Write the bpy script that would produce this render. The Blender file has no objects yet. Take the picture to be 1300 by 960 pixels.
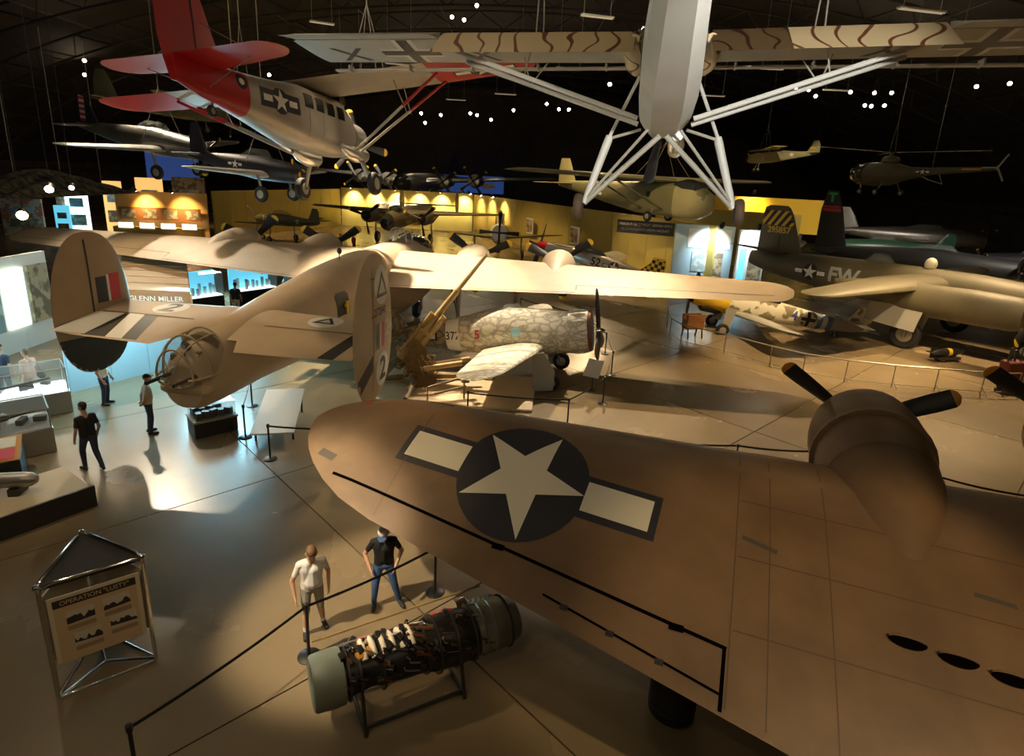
import bpy, bmesh, math, random
import numpy as np
from mathutils import Vector, Matrix, Euler
from mathutils.bvhtree import BVHTree
random.seed(7)
PI = math.pi
SC = bpy.context.scene
COL = SC.collection

# ---------------------------------------------------------------- camera
cam_data = bpy.data.cameras.new('camera')
cam_data.sensor_width = 36.0
cam_data.lens = 20.948
cam_data.shift_y = -45.0 / 1300.0
cam_data.clip_end = 400
cam = bpy.data.objects.new('camera', cam_data)
cam.matrix_world = (Matrix.Translation((0, 0, 7.586)) @ Matrix.Rotation(math.radians(90 - 15.75), 4, 'X')
                    @ Matrix.Rotation(math.radians(2.67), 4, 'Z'))
COL.objects.link(cam)
SC.camera = cam

# ---------------------------------------------------------------- world, exposure
world = bpy.data.worlds.new('hall_air')
SC.world = world
world.use_nodes = True
world.node_tree.nodes['Background'].inputs[0].default_value = (1.0, 0.72, 0.42, 1)
world.node_tree.nodes['Background'].inputs[1].default_value = 0.012
SC.view_settings.view_transform = 'Standard'
SC.view_settings.look = 'None'
SC.view_settings.gamma = 1.0
SC.view_settings.use_curve_mapping = False
SC.view_settings.exposure = 1.42

# ---------------------------------------------------------------- hall lamps (tungsten spots under the roof, balcony floods, added fills)
WARM = (1.0, 0.70, 0.36)
AMBER = (1.0, 0.64, 0.28)
COOL = (0.45, 0.85, 1.0)
NEUT = (1.0, 0.82, 0.58)
LAMPS = [   # position, target, watts, cone degrees, colour
    ((-9.0, 26.0, 16.5), (-4.5, 23.0, 3.5), 22000, 40, NEUT),    # bomber fuselage, gun
    ((4.5, 33.0, 17.0), (1.0, 22.0, 1.5), 14500, 40, NEUT),      # bomber wing, mottled fighter
    ((-16.0, 18.0, 15.5), (-8.0, 16.5, 3.0), 2600, 34, WARM),   # bomber tail
    ((-22.0, 34.0, 16.0), (-14.0, 25.0, 3.5), 6500, 44, NEUT),
    ((8.0, 30.0, 17.0), (9.0, 19.0, 0.0), 8000, 44, WARM),
    ((15.0, 22.0, 16.5), (15.0, 28.0, 0.5), 12000, 46, WARM),    # island on the right
    ((26.0, 32.0, 16.5), (20.0, 26.0, 1.5), 15000, 52, WARM),
    ((-9.0, 3.0, 13.5), (-2.6, 8.7, 0.6), 8500, 18, NEUT),     # two visitors
    ((-9.5, 10.0, 14.0), (-3.2, 9.4, 3.2), 1600, 22, WARM),     # near wing tip
    ((8.0, -1.5, 14.0), (4.6, 5.8, 2.8), 2300, 26, WARM),       # near wing panel
    ((-3.0, -3.0, 13.5), (-6.0, 9.5, 0.0), 420, 60, WARM),
    ((3.5, 1.0, 9.3), (3.2, 12.5, 9.0), 2700, 44, (1.0, 0.93, 0.82)),           # balcony flood on the hanging liaison plane
    ((-9.0, 3.0, 8.6), (-7.8, 17.5, 9.4), 420, 48, WARM),        # balcony flood on the red tail
    ((-2.0, 14.0, 16.5), (-6.0, 24.0, 9.0), 1100, 40, NEUT),
    ((-4.0, 2.5, 9.0), (-0.5, 14.5, 10.0), 700, 46, NEUT),  # added fill, brightens the liaison plane's left wing
    ((5.0, 21.0, 15.5), (8.5, 44.0, 6.5), 7000, 26, WARM),  # added fill from the camera side, brightens the glider
    ((-11.0, 13.0, 14.5), (-15.0, 23.5, 3.0), 4500, 26, WARM),  # added warm fill on the exhibit booth
    ((2.0, 48.0, 17.0), (5.0, 46.0, 1.0), 7000, 56, WARM),
    ((-12.0, 58.0, 17.0), (-6.0, 60.0, 1.0), 8000, 66, AMBER),
    ((-30.0, 60.0, 17.0), (-29.0, 68.0, 1.0), 8000, 60, AMBER),
    ((8.0, 60.0, 16.0), (9.0, 44.0, 5.0), 5000, 46, WARM),
    ((-20.0, 88.0, 18.0), (-22.0, 95.0, 6.0), 14000, 70, NEUT),
    ((20.0, 50.0, 17.0), (27.0, 58.0, 9.0), 5000, 50, NEUT),
    ((14.0, 13.0, 15.5), (22.0, 29.0, 3.0), 7000, 34, WARM),  # added fill, brightens the olive bomber's fuselage
    ((36.0, 36.0, 13.0), (36.0, 48.0, 2.0), 6000, 70, (1.0, 0.9, 0.75)),  # added fill, puts glints on the dark row at right
    ((-13.0, 11.0, 13.0), (-12.5, 13.5, 0.0), 900, 44, NEUT),
]
def aim(o, target):
    d = Vector(target) - o.location
    o.rotation_euler = d.to_track_quat('-Z', 'Y').to_euler()
for k, (p, t, w, ang, colr) in enumerate(LAMPS):
    ld = bpy.data.lights.new('spot_beam', 'SPOT')
    ld.energy = w
    ld.spot_size = math.radians(ang)
    ld.spot_blend = 0.55
    ld.shadow_soft_size = 0.14
    ld.color = colr
    lo = bpy.data.objects.new('spot_beam', ld)
    lo.location = p
    COL.objects.link(lo)
    aim(lo, t)
def area(name, p, t, w, sx, sy, colr):
    ld = bpy.data.lights.new(name, 'AREA')
    ld.shape = 'RECTANGLE'; ld.size = sx; ld.size_y = sy
    ld.energy = w; ld.color = colr
    lo = bpy.data.objects.new(name, ld); lo.location = p
    COL.objects.link(lo); aim(lo, t)
    return lo
area('case_glow', (-17.5, 16.5, 2.6), (-13.0, 16.5, 0.0), 90, 3.0, 1.2, COOL)
area('cyan_floor_fill', (-11.9, 22.6, 3.3), (-11.0, 16.0, 0.0), 130, 2.4, 0.8, (0.35, 0.80, 1.0))  # unseen area light added to tint the floor cyan
area('partition_fill', (-12.6, 18.4, 3.4), (-13.6, 20.0, 0.8), 70, 2.0, 0.5, (0.5, 0.88, 1.0))  # unseen area light added to brighten the blue partition
area('case_glow', (-16.6, 34.0, 2.8), (-15.0, 32.0, 0.8), 160, 3.0, 0.6, COOL)

# ================================================================ materials
MATS = {}
def mat(name, col, rough=0.5, metal=0.0, col2=None, scale=2.0, detail=4.0, fac=(0.35, 0.65), bump=0.0, bscale=40.0,
        emit=None, estr=0.0, spec=0.5, stretch=None, alpha=1.0, trans=0.0, rvar=0.0):
    m = bpy.data.materials.new(name)
    m.use_nodes = True
    nt = m.node_tree; N = nt.nodes; L = nt.links
    b = N['Principled BSDF']
    c4 = lambda c: (c[0], c[1], c[2], 1)
    b.inputs['Base Color'].default_value = c4(col)
    b.inputs['Roughness'].default_value = rough
    b.inputs['Metallic'].default_value = metal
    b.inputs['Specular IOR Level'].default_value = spec
    if alpha < 1: b.inputs['Alpha'].default_value = alpha
    if trans > 0: b.inputs['Transmission Weight'].default_value = trans
    if emit:
        b.inputs['Emission Color'].default_value = c4(emit)
        b.inputs['Emission Strength'].default_value = estr
    tc = None
    def coords():
        t = N.new('ShaderNodeTexCoord'); mp = N.new('ShaderNodeMapping')
        if stretch: mp.inputs['Scale'].default_value = stretch
        L.new(t.outputs['Object'], mp.inputs['Vector'])
        return mp
    if col2 is not None or bump > 0 or rvar > 0:
        tc = coords()
        no = N.new('ShaderNodeTexNoise'); no.inputs['Scale'].default_value = scale; no.inputs['Detail'].default_value = detail
        L.new(tc.outputs[0], no.inputs['Vector'])
    if col2 is not None:
        r = N.new('ShaderNodeValToRGB')
        r.color_ramp.elements[0].position = fac[0]; r.color_ramp.elements[0].color = c4(col)
        r.color_ramp.elements[1].position = fac[1]; r.color_ramp.elements[1].color = c4(col2)
        L.new(no.outputs['Fac'], r.inputs[0]); L.new(r.outputs[0], b.inputs['Base Color'])
    if rvar > 0:
        mr = N.new('ShaderNodeMapRange')
        mr.inputs[3].default_value = max(0.02, rough - rvar); mr.inputs[4].default_value = rough + rvar
        L.new(no.outputs['Fac'], mr.inputs[0]); L.new(mr.outputs[0], b.inputs['Roughness'])
    if bump > 0:
        n2 = N.new('ShaderNodeTexNoise'); n2.inputs['Scale'].default_value = bscale
        L.new(tc.outputs[0], n2.inputs['Vector'])
        bp = N.new('ShaderNodeBump'); bp.inputs['Strength'].default_value = bump; bp.inputs['Distance'].default_value = 0.02
        L.new(n2.outputs['Fac'], bp.inputs['Height']); L.new(bp.outputs[0], b.inputs['Normal'])
    MATS[name] = m
    return m
def wave_mat(name, base, line, scale, dist, lo, hi, dscale=1.2, rough=0.55, stretch=(1, 1, 1)):
    """squiggle camouflage: thin dark bands of a strongly distorted wave"""
    m = mat(name, base, rough)
    nt = m.node_tree; N = nt.nodes; L = nt.links; b = N['Principled BSDF']
    t = N.new('ShaderNodeTexCoord'); mp = N.new('ShaderNodeMapping'); mp.inputs['Scale'].default_value = stretch
    w = N.new('ShaderNodeTexWave'); w.bands_direction = 'Y'
    w.inputs['Scale'].default_value = scale; w.inputs['Distortion'].default_value = dist
    w.inputs['Detail'].default_value = 0.6; w.inputs['Detail Scale'].default_value = dscale
    r = N.new('ShaderNodeValToRGB'); e = r.color_ramp.elements
    e[0].position = lo; e[0].color = (*base, 1); e[1].position = hi; e[1].color = (*line, 1)
    L.new(t.outputs['Object'], mp.inputs[0]); L.new(mp.outputs[0], w.inputs['Vector']); L.new(w.outputs['Fac'], r.inputs[0]); L.new(r.outputs[0], b.inputs['Base Color'])
    return m
def cell_mat(name, base, line, scale, lo, hi, rough=0.55, stretch=(1, 1, 1), warp=0.25):
    """smoke-ring / scale camouflage: soft voronoi cell borders"""
    m = mat(name, base, rough)
    nt = m.node_tree; N = nt.nodes; L = nt.links; b = N['Principled BSDF']
    t = N.new('ShaderNodeTexCoord'); mp = N.new('ShaderNodeMapping'); mp.inputs['Scale'].default_value = stretch
    no = N.new('ShaderNodeTexNoise'); no.inputs['Scale'].default_value = 3.0
    mx = N.new('ShaderNodeMixRGB'); mx.blend_type = 'LINEAR_LIGHT'; mx.inputs[0].default_value = warp
    v = N.new('ShaderNodeTexVoronoi'); v.feature = 'DISTANCE_TO_EDGE'; v.inputs['Scale'].default_value = scale
    r = N.new('ShaderNodeValToRGB'); e = r.color_ramp.elements
    e[0].position = lo; e[0].color = (*line, 1); e[1].position = hi; e[1].color = (*base, 1)
    L.new(t.outputs['Object'], mp.inputs[0]); L.new(mp.outputs[0], no.inputs['Vector'])
    L.new(mp.outputs[0], mx.inputs[1]); L.new(no.outputs['Color'], mx.inputs[2]); L.new(mx.outputs[0], v.inputs['Vector'])
    L.new(v.outputs['Distance'], r.inputs[0]); L.new(r.outputs[0], b.inputs['Base Color'])
    return m
M = MATS
mat('floor', (0.185, 0.138, 0.078), 0.27, col2=(0.275, 0.207, 0.118), scale=0.45, detail=9, fac=(0.15, 0.85), rvar=0.015, spec=0.6)
mat('recess_shade', (0.003, 0.002, 0.002), 1.0, spec=0.0)  # lightless black; shade inside gaps and outlets put into the colour
mat('joint', (0.05, 0.035, 0.02), 0.7)
mat('roof', (0.035, 0.027, 0.020), 0.8, col2=(0.05, 0.04, 0.03), scale=0.3)
mat('steel_dark', (0.05, 0.042, 0.034), 0.6)
mat('hallwall', (0.07, 0.055, 0.04), 0.8, col2=(0.09, 0.07, 0.05), scale=0.4)
mat('olive_wall', (0.50, 0.40, 0.10), 0.75, col2=(0.54, 0.44, 0.12), scale=0.8)
mat('amber_wall', (0.72, 0.44, 0.12), 0.75, col2=(0.78, 0.50, 0.15), scale=0.8)
mat('blue_wall', (0.42, 0.62, 0.74), 0.6)
mat('pale_board', (0.80, 0.82, 0.80), 0.6)
mat('sand', (0.56, 0.44, 0.30), 0.52, col2=(0.50, 0.385, 0.255), scale=1.3, detail=6, bump=0.04, bscale=25)
mat('sand_shaded', (0.40, 0.285, 0.17), 0.55, col2=(0.36, 0.255, 0.15), scale=1.3, detail=6)  # darker copy of sand; shade on the left fin put into colour
mat('brown_od', (0.225, 0.138, 0.070), 0.46, col2=(0.135, 0.080, 0.039), scale=0.9, detail=12, bump=0.06, bscale=60, rvar=0.08)
mat('olive_drab', (0.125, 0.105, 0.060), 0.55, col2=(0.105, 0.09, 0.05), scale=1.0, detail=6)
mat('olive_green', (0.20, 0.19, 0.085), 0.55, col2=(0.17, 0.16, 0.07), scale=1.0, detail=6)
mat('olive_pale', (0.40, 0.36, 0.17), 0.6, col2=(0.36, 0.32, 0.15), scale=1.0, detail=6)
mat('grey_under', (0.36, 0.35, 0.31), 0.55)
mat('silver', (0.62, 0.60, 0.56), 0.28, 0.85, col2=(0.52, 0.50, 0.47), scale=1.4, detail=5)
mat('silver_dope', (0.42, 0.385, 0.33), 0.42, 0.35, col2=(0.36, 0.325, 0.275), scale=1.2, detail=6)
mat('red_paint', (0.42, 0.010, 0.012), 0.38, col2=(0.36, 0.008, 0.010), scale=0.8, detail=5)
mat('white_belly', (0.72, 0.74, 0.71), 0.45, col2=(0.66, 0.68, 0.66), scale=1.5, detail=6)
mat('pale_under', (0.50, 0.50, 0.44), 0.5, col2=(0.44, 0.43, 0.38), scale=1.4, detail=5)
wave_mat('squiggle', (0.66, 0.52, 0.30), (0.17, 0.055, 0.02), 0.80, 8.5, 0.93, 0.97, 1.3, stretch=(1.0, 1.0, 1.0))
wave_mat('squiggle_shaded', (0.13, 0.08, 0.035), (0.04, 0.015, 0.006), 0.80, 8.5, 0.93, 0.97, 1.3, stretch=(1.2, 1.0, 1.0))  # darkened copy of squiggle; shadow on the inner flap put into colour
cell_mat('smoke_ring', (0.70, 0.65, 0.51), (0.36, 0.32, 0.235), 3.4, 0.0, 0.22, stretch=(0.75, 1.2, 1.2))
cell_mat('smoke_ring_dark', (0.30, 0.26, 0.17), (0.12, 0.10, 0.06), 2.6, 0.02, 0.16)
mat('mottle', (0.72, 0.68, 0.55), 0.55, col2=(0.24, 0.20, 0.10), scale=2.3, detail=1.5, fac=(0.52, 0.58))
mat('white_paint', (0.80, 0.79, 0.74), 0.5)
mat('cream_paint', (0.74, 0.70, 0.58), 0.5)
mat('black_paint', (0.016, 0.015, 0.014), 0.5)
mat('navy_paint', (0.022, 0.022, 0.032), 0.5)
mat('grey_letters', (0.42, 0.46, 0.48), 0.5)
mat('yellow_paint', (0.78, 0.50, 0.03), 0.45)
mat('orange_paint', (0.55, 0.24, 0.02), 0.45)
mat('red_mark', (0.60, 0.03, 0.05), 0.5)
mat('blue_mark', (0.05, 0.07, 0.28), 0.5)
mat('blue_band', (0.10, 0.20, 0.38), 0.5)
mat('glass', (0.30, 0.33, 0.31), 0.05, spec=0.7, alpha=0.22)
mat('dark_glass', (0.03, 0.035, 0.035), 0.08, spec=0.8)
mat('rubber', (0.014, 0.012, 0.011), 0.65)
mat('brown_rubber', (0.10, 0.065, 0.04), 0.7)
mat('hub_grey', (0.34, 0.32, 0.28), 0.4, 0.3)
mat('chrome', (0.70, 0.68, 0.64), 0.15, 1.0)
mat('steel', (0.35, 0.33, 0.30), 0.38, 0.8)
mat('gunmetal', (0.06, 0.055, 0.05), 0.45, 0.5)
mat('dark_engine', (0.014, 0.012, 0.011), 0.38, 0.3, col2=(0.028, 0.024, 0.02), scale=6)
mat('copper_cowl', (0.22, 0.085, 0.035), 0.35, 0.5)
mat('gun_tan', (0.50, 0.34, 0.13), 0.5, col2=(0.42, 0.28, 0.10), scale=4, detail=5)
mat('gun_brown', (0.27, 0.175, 0.065), 0.5, col2=(0.20, 0.125, 0.045), scale=4, detail=5)
mat('cable', (0.30, 0.27, 0.22), 0.5)
mat('stanchion', (0.012, 0.011, 0.011), 0.4)
mat('belt', (0.014, 0.013, 0.013), 0.7)
mat('rail_grey', (0.42, 0.38, 0.31), 0.35, 0.6)
mat('pad_grey', (0.022, 0.02, 0.018), 0.38)
mat('poster_tan', (0.62, 0.45, 0.28), 0.6)
mat('photo_pale', (0.62, 0.56, 0.44), 0.5)
mat('photo_dark', (0.035, 0.03, 0.024), 0.5)
mat('caption', (0.38, 0.26, 0.155), 0.6)
mat('frame_cream', (0.70, 0.60, 0.44), 0.5)
mat('wood', (0.36, 0.155, 0.05), 0.45, col2=(0.30, 0.12, 0.04), scale=3, detail=6, stretch=(0.3, 4, 4))
mat('booth_roof', (0.40, 0.29, 0.18), 0.6, col2=(0.33, 0.235, 0.14), scale=2.0, detail=5, stretch=(0.3, 2.5, 1))
mat('sign_black', (0.035, 0.035, 0.032), 0.5)
mat('lamp_body', (0.03, 0.028, 0.026), 0.5)
mat('bulb', (1, 0.95, 0.85), 0.5, emit=(1.0, 0.80, 0.52), estr=60)
mat('bulb_dim', (1, 0.95, 0.85), 0.5, emit=(1.0, 0.72, 0.40), estr=22)
mat('tube_faint_glow', (0.72, 0.66, 0.54), 0.4, emit=(1.0, 0.82, 0.55), estr=0.10)  # tubes are off; a faint glow is put into the material
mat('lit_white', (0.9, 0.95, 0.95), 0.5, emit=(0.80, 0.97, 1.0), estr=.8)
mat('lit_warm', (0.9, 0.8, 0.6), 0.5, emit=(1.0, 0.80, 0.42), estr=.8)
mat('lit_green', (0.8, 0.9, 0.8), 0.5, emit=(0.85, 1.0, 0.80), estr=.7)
mat('lit_blue', (0.2, 0.6, 0.9), 0.5, emit=(0.12, 0.55, 0.75), estr=0.4)
mat('lit_amber', (0.8, 0.5, 0.2), 0.5, emit=(1.0, 0.55, 0.16), estr=0.35)
mat('screen_blue', (0.03, 0.08, 0.28), 0.5, emit=(0.05, 0.13, 0.50), estr=0.10)
mat('exhibit_a', (0.50, 0.42, 0.26), 0.6, col2=(0.20, 0.16, 0.10), scale=2.5, detail=3, fac=(0.45, 0.55))
mat('exhibit_b', (0.62, 0.70, 0.66), 0.6, col2=(0.30, 0.42, 0.44), scale=1.8, detail=3, fac=(0.45, 0.55))
mat('exhibit_c', (0.56, 0.20, 0.12), 0.6, col2=(0.66, 0.56, 0.40), scale=2.2, detail=2, fac=(0.47, 0.53))
mat('green_car', (0.03, 0.09, 0.055), 0.3, spec=0.7)
mat('net', (0.16, 0.14, 0.09), 0.8, col2=(0.03, 0.025, 0.02), scale=3, detail=4, fac=(0.42, 0.58))
mat('skin', (0.58, 0.33, 0.20), 0.5)
mat('skin_deep', (0.52, 0.28, 0.17), 0.5)  # slightly deeper skin tone
mat('hair_brown', (0.14, 0.07, 0.03), 0.7)
mat('hair_dark', (0.02, 0.015, 0.012), 0.7)
mat('cloth_white', (0.80, 0.77, 0.72), 0.8)
mat('cloth_black', (0.014, 0.012, 0.012), 0.8)
mat('cloth_grey', (0.30, 0.28, 0.24), 0.8)
mat('denim', (0.045, 0.10, 0.24), 0.8)
mat('cloth_navy', (0.03, 0.04, 0.075), 0.8)
mat('cloth_pink', (0.62, 0.33, 0.24), 0.8)
mat('cloth_tan', (0.50, 0.40, 0.28), 0.8)
mat('cloth_sky', (0.35, 0.62, 0.72), 0.8)
mat('cloth_red', (0.50, 0.03, 0.03), 0.8)
mat('shoe', (0.02, 0.016, 0.014), 0.6)
mat('shoe_white', (0.75, 0.72, 0.68), 0.6)
mat('cart_red', (0.16, 0.025, 0.015), 0.5)
mat('engine_grey', (0.20, 0.21, 0.17), 0.42, 0.35, col2=(0.15, 0.155, 0.125), scale=5)
mat('cowl_green', (0.19, 0.215, 0.165), 0.45)
mat('hose_white', (0.80, 0.72, 0.56), 0.5)
mat('teal_paint', (0.10, 0.34, 0.32), 0.5)
mat('neon_green', (0.05, 0.5, 0.15), 0.5)
mat('platform', (0.58, 0.45, 0.28), 0.5, col2=(0.52, 0.40, 0.24), scale=1.2)
mat('white_top', (0.86, 0.84, 0.78), 0.4)
# ================================================================ mesh helpers
V = Vector
class MB:
    def __init__(s): s.v = []; s.f = []; s.m = []; s.mi = 0
    def add(s, vs, fs):
        o = len(s.v); s.v += [tuple(x) for x in vs]
        s.f += [tuple(i + o for i in f) for f in fs]; s.m += [s.mi] * len(fs)
        return s
    def loft(s, rings, cap=True):
        n = len(rings[0]); vs = [p for r in rings for p in r]; fs = []
        for i in range(len(rings) - 1):
            for j in range(n):
                k = (j + 1) % n
                fs.append((i * n + j, i * n + k, (i + 1) * n + k, (i + 1) * n + j))
        if cap:
            fs.append(tuple(range(n - 1, -1, -1)))
            fs.append(tuple(range((len(rings) - 1) * n, len(rings) * n)))
        return s.add(vs, fs)
    def tube(s, pts, r, n=8):
        pts = [V(p) for p in pts]; rs = r if isinstance(r, (list, tuple)) else [r] * len(pts)
        rings = []; up = None
        for i, p in enumerate(pts):
            a = pts[max(i - 1, 0)]; b = pts[min(i + 1, len(pts) - 1)]
            t = (b - a).normalized()
            if up is None or abs(t.dot(up)) > 0.98: up = V((0, 0, 1)) if abs(t.z) < 0.9 else V((1, 0, 0))
            u = t.cross(up).normalized(); w = u.cross(t).normalized(); up = w
            rings.append([p + (u * math.cos(2 * PI * k / n) + w * math.sin(2 * PI * k / n)) * rs[i] for k in range(n)])
        return s.loft(rings)
    def box(s, c, d, rz=0.0, bev=0.0):
        x, y, z = d[0] / 2, d[1] / 2, d[2] / 2; R = Matrix.Rotation(rz, 3, 'Z'); c = V(c)
        if bev <= 0:
            vs = [c + R @ V((a * x, b * y, e * z)) for e in (-1, 1) for a, b in ((-1, -1), (1, -1), (1, 1), (-1, 1))]
            return s.add(vs, [(3, 2, 1, 0), (4, 5, 6, 7), (0, 1, 5, 4), (1, 2, 6, 5), (2, 3, 7, 6), (3, 0, 4, 7)])
        rings = []
        for zz, i in ((-z, bev), (-z + bev, 0), (z - bev, 0), (z, bev)):
            ring = []
            for a, b in ((-1, -1), (1, -1), (1, 1), (-1, 1)):
                px, py = a * (x - i), b * (y - i)
                for q in ((0, 1), (1, 0)) if a * b > 0 else ((1, 0), (0, 1)):
                    ring.append(c + R @ V((px - a * bev * q[0] * (1 if i == 0 else .5), py - b * bev * q[1] * (1 if i == 0 else .5), zz)))
            rings.append(ring)
        return s.loft(rings)
    def lathe(s, prof, o=(0, 0, 0), ax=(0, 0, 1), n=20, sy=1.0):
        o = V(o); q = V((0, 0, 1)).rotation_difference(V(ax))
        rings = [[o + q @ V((r * math.cos(2 * PI * k / n), sy * r * math.sin(2 * PI * k / n), h)) for k in range(n)] for r, h in prof]
        return s.loft(rings)
    def ell(s, c, r, n=14, m=9):
        c = V(c); rings = []
        for i in range(m + 1):
            a = -PI / 2 + PI * i / m; cr = max(math.cos(a), 0.02)
            rings.append([c + V((r[0] * cr * math.cos(2 * PI * k / n), r[1] * cr * math.sin(2 * PI * k / n), r[2] * math.sin(a))) for k in range(n)])
        return s.loft(rings)
    def prism(s, poly, h0, h1, o=(0, 0, 0), u=(1, 0, 0), v=(0, 1, 0)):
        o, u, v = V(o), V(u), V(v); w = u.cross(v).normalized(); n = len(poly)
        vs = [o + u * a + v * b + w * h0 for a, b in poly] + [o + u * a + v * b + w * h1 for a, b in poly]
        fs = [tuple(range(n - 1, -1, -1)), tuple(range(n, 2 * n))] + [(i, (i + 1) % n, n + (i + 1) % n, n + i) for i in range(n)]
        return s.add(vs, fs)
    def quad(s, a, b, c, d): return s.add([a, b, c, d], [(0, 1, 2, 3)])
    def build(s, name, m, parent=None, ang=38, data_only=False):
        me = bpy.data.meshes.new(name); me.from_pydata(s.v, [], s.f)
        ms = m if isinstance(m, (list, tuple)) else [m]
        for x in ms: me.materials.append(M[x] if isinstance(x, str) else x)
        if len(ms) > 1: me.polygons.foreach_set('material_index', s.m)
        bm = bmesh.new(); bm.from_mesh(me); bmesh.ops.recalc_face_normals(bm, faces=bm.faces); bm.to_mesh(me); bm.free()
        me.shade_smooth(); me.set_sharp_from_angle(angle=math.radians(ang)); me.update()
        return link(name, me, parent)
def link(name, me, parent=None, loc=None, rz=None):
    o = bpy.data.objects.new(name, me); COL.objects.link(o)
    if parent is not None: o.parent = parent
    if loc is not None: o.location = loc
    if rz is not None: o.rotation_euler = (0, 0, rz)
    return o
def tag(o, label, cat, group=None):
    o['label'] = label; o['category'] = cat
    if group: o['group'] = group
    return o
def struct(o, label=None):
    o['kind'] = 'structure'
    if label: o['label'] = label
    return o
def thing(name, label, cat, loc=(0, 0, 0), rz=0.0, group=None, rot=None):
    o = bpy.data.objects.new(name, None); COL.objects.link(o); o.empty_display_size = 0.2
    o.location = loc; o.rotation_euler = rot if rot is not None else (0, 0, rz)
    return tag(o, label, cat, group)
def dup(root, loc, rz, label=None, group=None):
    def rec(o, par):
        c = o.copy(); COL.objects.link(c)
        if par is not None: c.parent = par
        for ch in list(o.children): rec(ch, c)
        return c
    r = rec(root, None); r.location = loc; r.rotation_euler = (0, 0, rz)
    if label: r['label'] = label
    if group: r['group'] = group
    return r
def attitude(yaw, pitch=0.0, roll=0.0):
    """x forward, y left, z up; degrees; pitch nose up, roll right wing down"""
    m = Matrix.Rotation(math.radians(yaw), 3, 'Z') @ Matrix.Rotation(math.radians(-pitch), 3, 'Y') @ Matrix.Rotation(math.radians(roll), 3, 'X')
    return m.to_euler()

# ---------------------------------------------------------------- aircraft shapes (x forward, y left, z up)
def ring_x(x, zc, w, h, e=2.0, n=24):
    out = []
    for k in range(n):
        a = 2 * PI * k / n; c, s_ = math.cos(a), math.sin(a)
        out.append((x, w * math.copysign(abs(c) ** (2 / e), c), zc + h * math.copysign(abs(s_) ** (2 / e), s_)))
    return out
def fus(st, n=24):
    b = MB(); b.loft([ring_x(*(s if len(s) > 4 else (*s, 2.0)), n=n) for s in st]); return b
AF = [(1, 0), (.9, .22), (.75, .48), (.55, .80), (.38, .97), (.25, 1.0), (.13, .84), (.05, .56), (.012, .28), (0, 0)]
def airfoil(xle, ch, t, cam_=0.35):
    """list of (x, z) around the section; t = max half thickness"""
    up = [(xle - ch * c, t * h * (1 + cam_)) for c, h in AF]
    lo = [(xle - ch * c, -t * h * (1 - cam_)) for c, h in reversed(AF[1:-1])]
    return up + lo
def wing(secs, cam_=0.35, axis='y', b=None, inc=0.0):
    """secs: (span, x_le, chord, height, half thickness)"""
    b = b or MB(); rings = []
    for (y, xle, ch, z, t) in secs:
        r = []
        for (x, dz) in airfoil(xle, ch, t, cam_):
            dz -= inc * (xle - x)
            r.append((x, y, z + dz) if axis == 'y' else (x, z + dz, y))
        rings.append(r)
    b.loft(rings); return b
def tipped(y0, y1, le0, le1, c0, c1, z0, z1, t0, t1, round_=0.6, n=5):
    """straight panel from y0 to y1 closed with a rounded tip of length round_"""
    secs = [(y0, le0, c0, z0, t0)]; sg = 1 if y1 > y0 else -1
    yb = y1 - sg * round_; f = (yb - y0) / (y1 - y0)
    L = lambda a, c, q: a + (c - a) * q
    secs.append((yb, L(le0, le1, f), L(c0, c1, f), L(z0, z1, f), L(t0, t1, f)))
    for k in range(1, n + 1):
        q = k / n * 0.992; s = math.sqrt(1 - q * q); fy = f + (1 - f) * q
        ch = L(c0, c1, fy); le = L(le0, le1, fy)
        secs.append((yb + sg * round_ * q, le - ch * 0.42 * (1 - s), ch * s, L(z0, z1, fy), L(t0, t1, fy) * max(s, .12)))
    return secs
def both(secs):
    """mirror a right-to-left half (y>0 list from root to tip) into a full span"""
    return [(-y, *r) for (y, *r) in reversed(secs)] + list(secs)
def fin_oval(y, xc, zc, cw, ch, t, n=14, egg=0.0):
    secs = []
    for k in range(n + 1):
        a = -PI / 2 * .985 + PI * .985 * k / n; c = math.cos(a); s = math.sin(a)
        w = cw * c ** 0.8 * (1 + egg * s)
        secs.append((zc + ch * s, xc + w, 2 * w, y, t * max(c, .15)))
    return wing(secs, 0.0, 'z')
def prop(root, x, y, z, R, n=3, a0=90, w=0.16, spin=(0.28, 0.45), spmat='gunmetal', bmat='black_paint', tip='yellow_paint', hubmat=None, tilt=0.0, tipfrac=0.9):
    """propeller part with blades and painted tips as sub-parts"""
    hb = MB(); r, l = spin
    hb.lathe([(r * .9, -l * .4), (r, 0), (r * .92, l * .25), (r * .6, l * .7), (r * .12, l)], (x, y, z), (1, 0, 0), 16)
    hub = hb.build('propeller', hubmat or spmat, root)
    for k in range(n):
        a = math.radians(a0 + 360 * k / n); d = V((0, math.cos(a), math.sin(a))); e = V((0, -math.sin(a), math.cos(a)))
        def ring(f):
            ww = w * (0.45 + 0.75 * math.sin(min(f * 1.25, 1.0) * PI * .5)) * (1.0 if f < .9 else math.sqrt(max(0.03, 1 - ((f - .9) / .1) ** 2)))
            tw = math.radians(62 - 42 * f); th = 0.05 * (1.15 - f) + .008
            u = e * math.cos(tw) + V((1, 0, 0)) * math.sin(tw); q = V((1, 0, 0)) * math.cos(tw) - e * math.sin(tw)
            c = V((x, y, z)) + d * (R * f)
            return [c + u * ww * math.cos(p) + q * th * math.sin(p) for p in [2 * PI * j / 8 for j in range(8)]]
        MB().loft([ring(f) for f in (0.06, .2, .35, .55, .75, tipfrac)]).build('blade', bmat, hub)
        MB().loft([ring(f) for f in (tipfrac, (tipfrac + .97) / 2, .965, .985, .998)]).build('blade_tip', tip, hub)
    return hub
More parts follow.
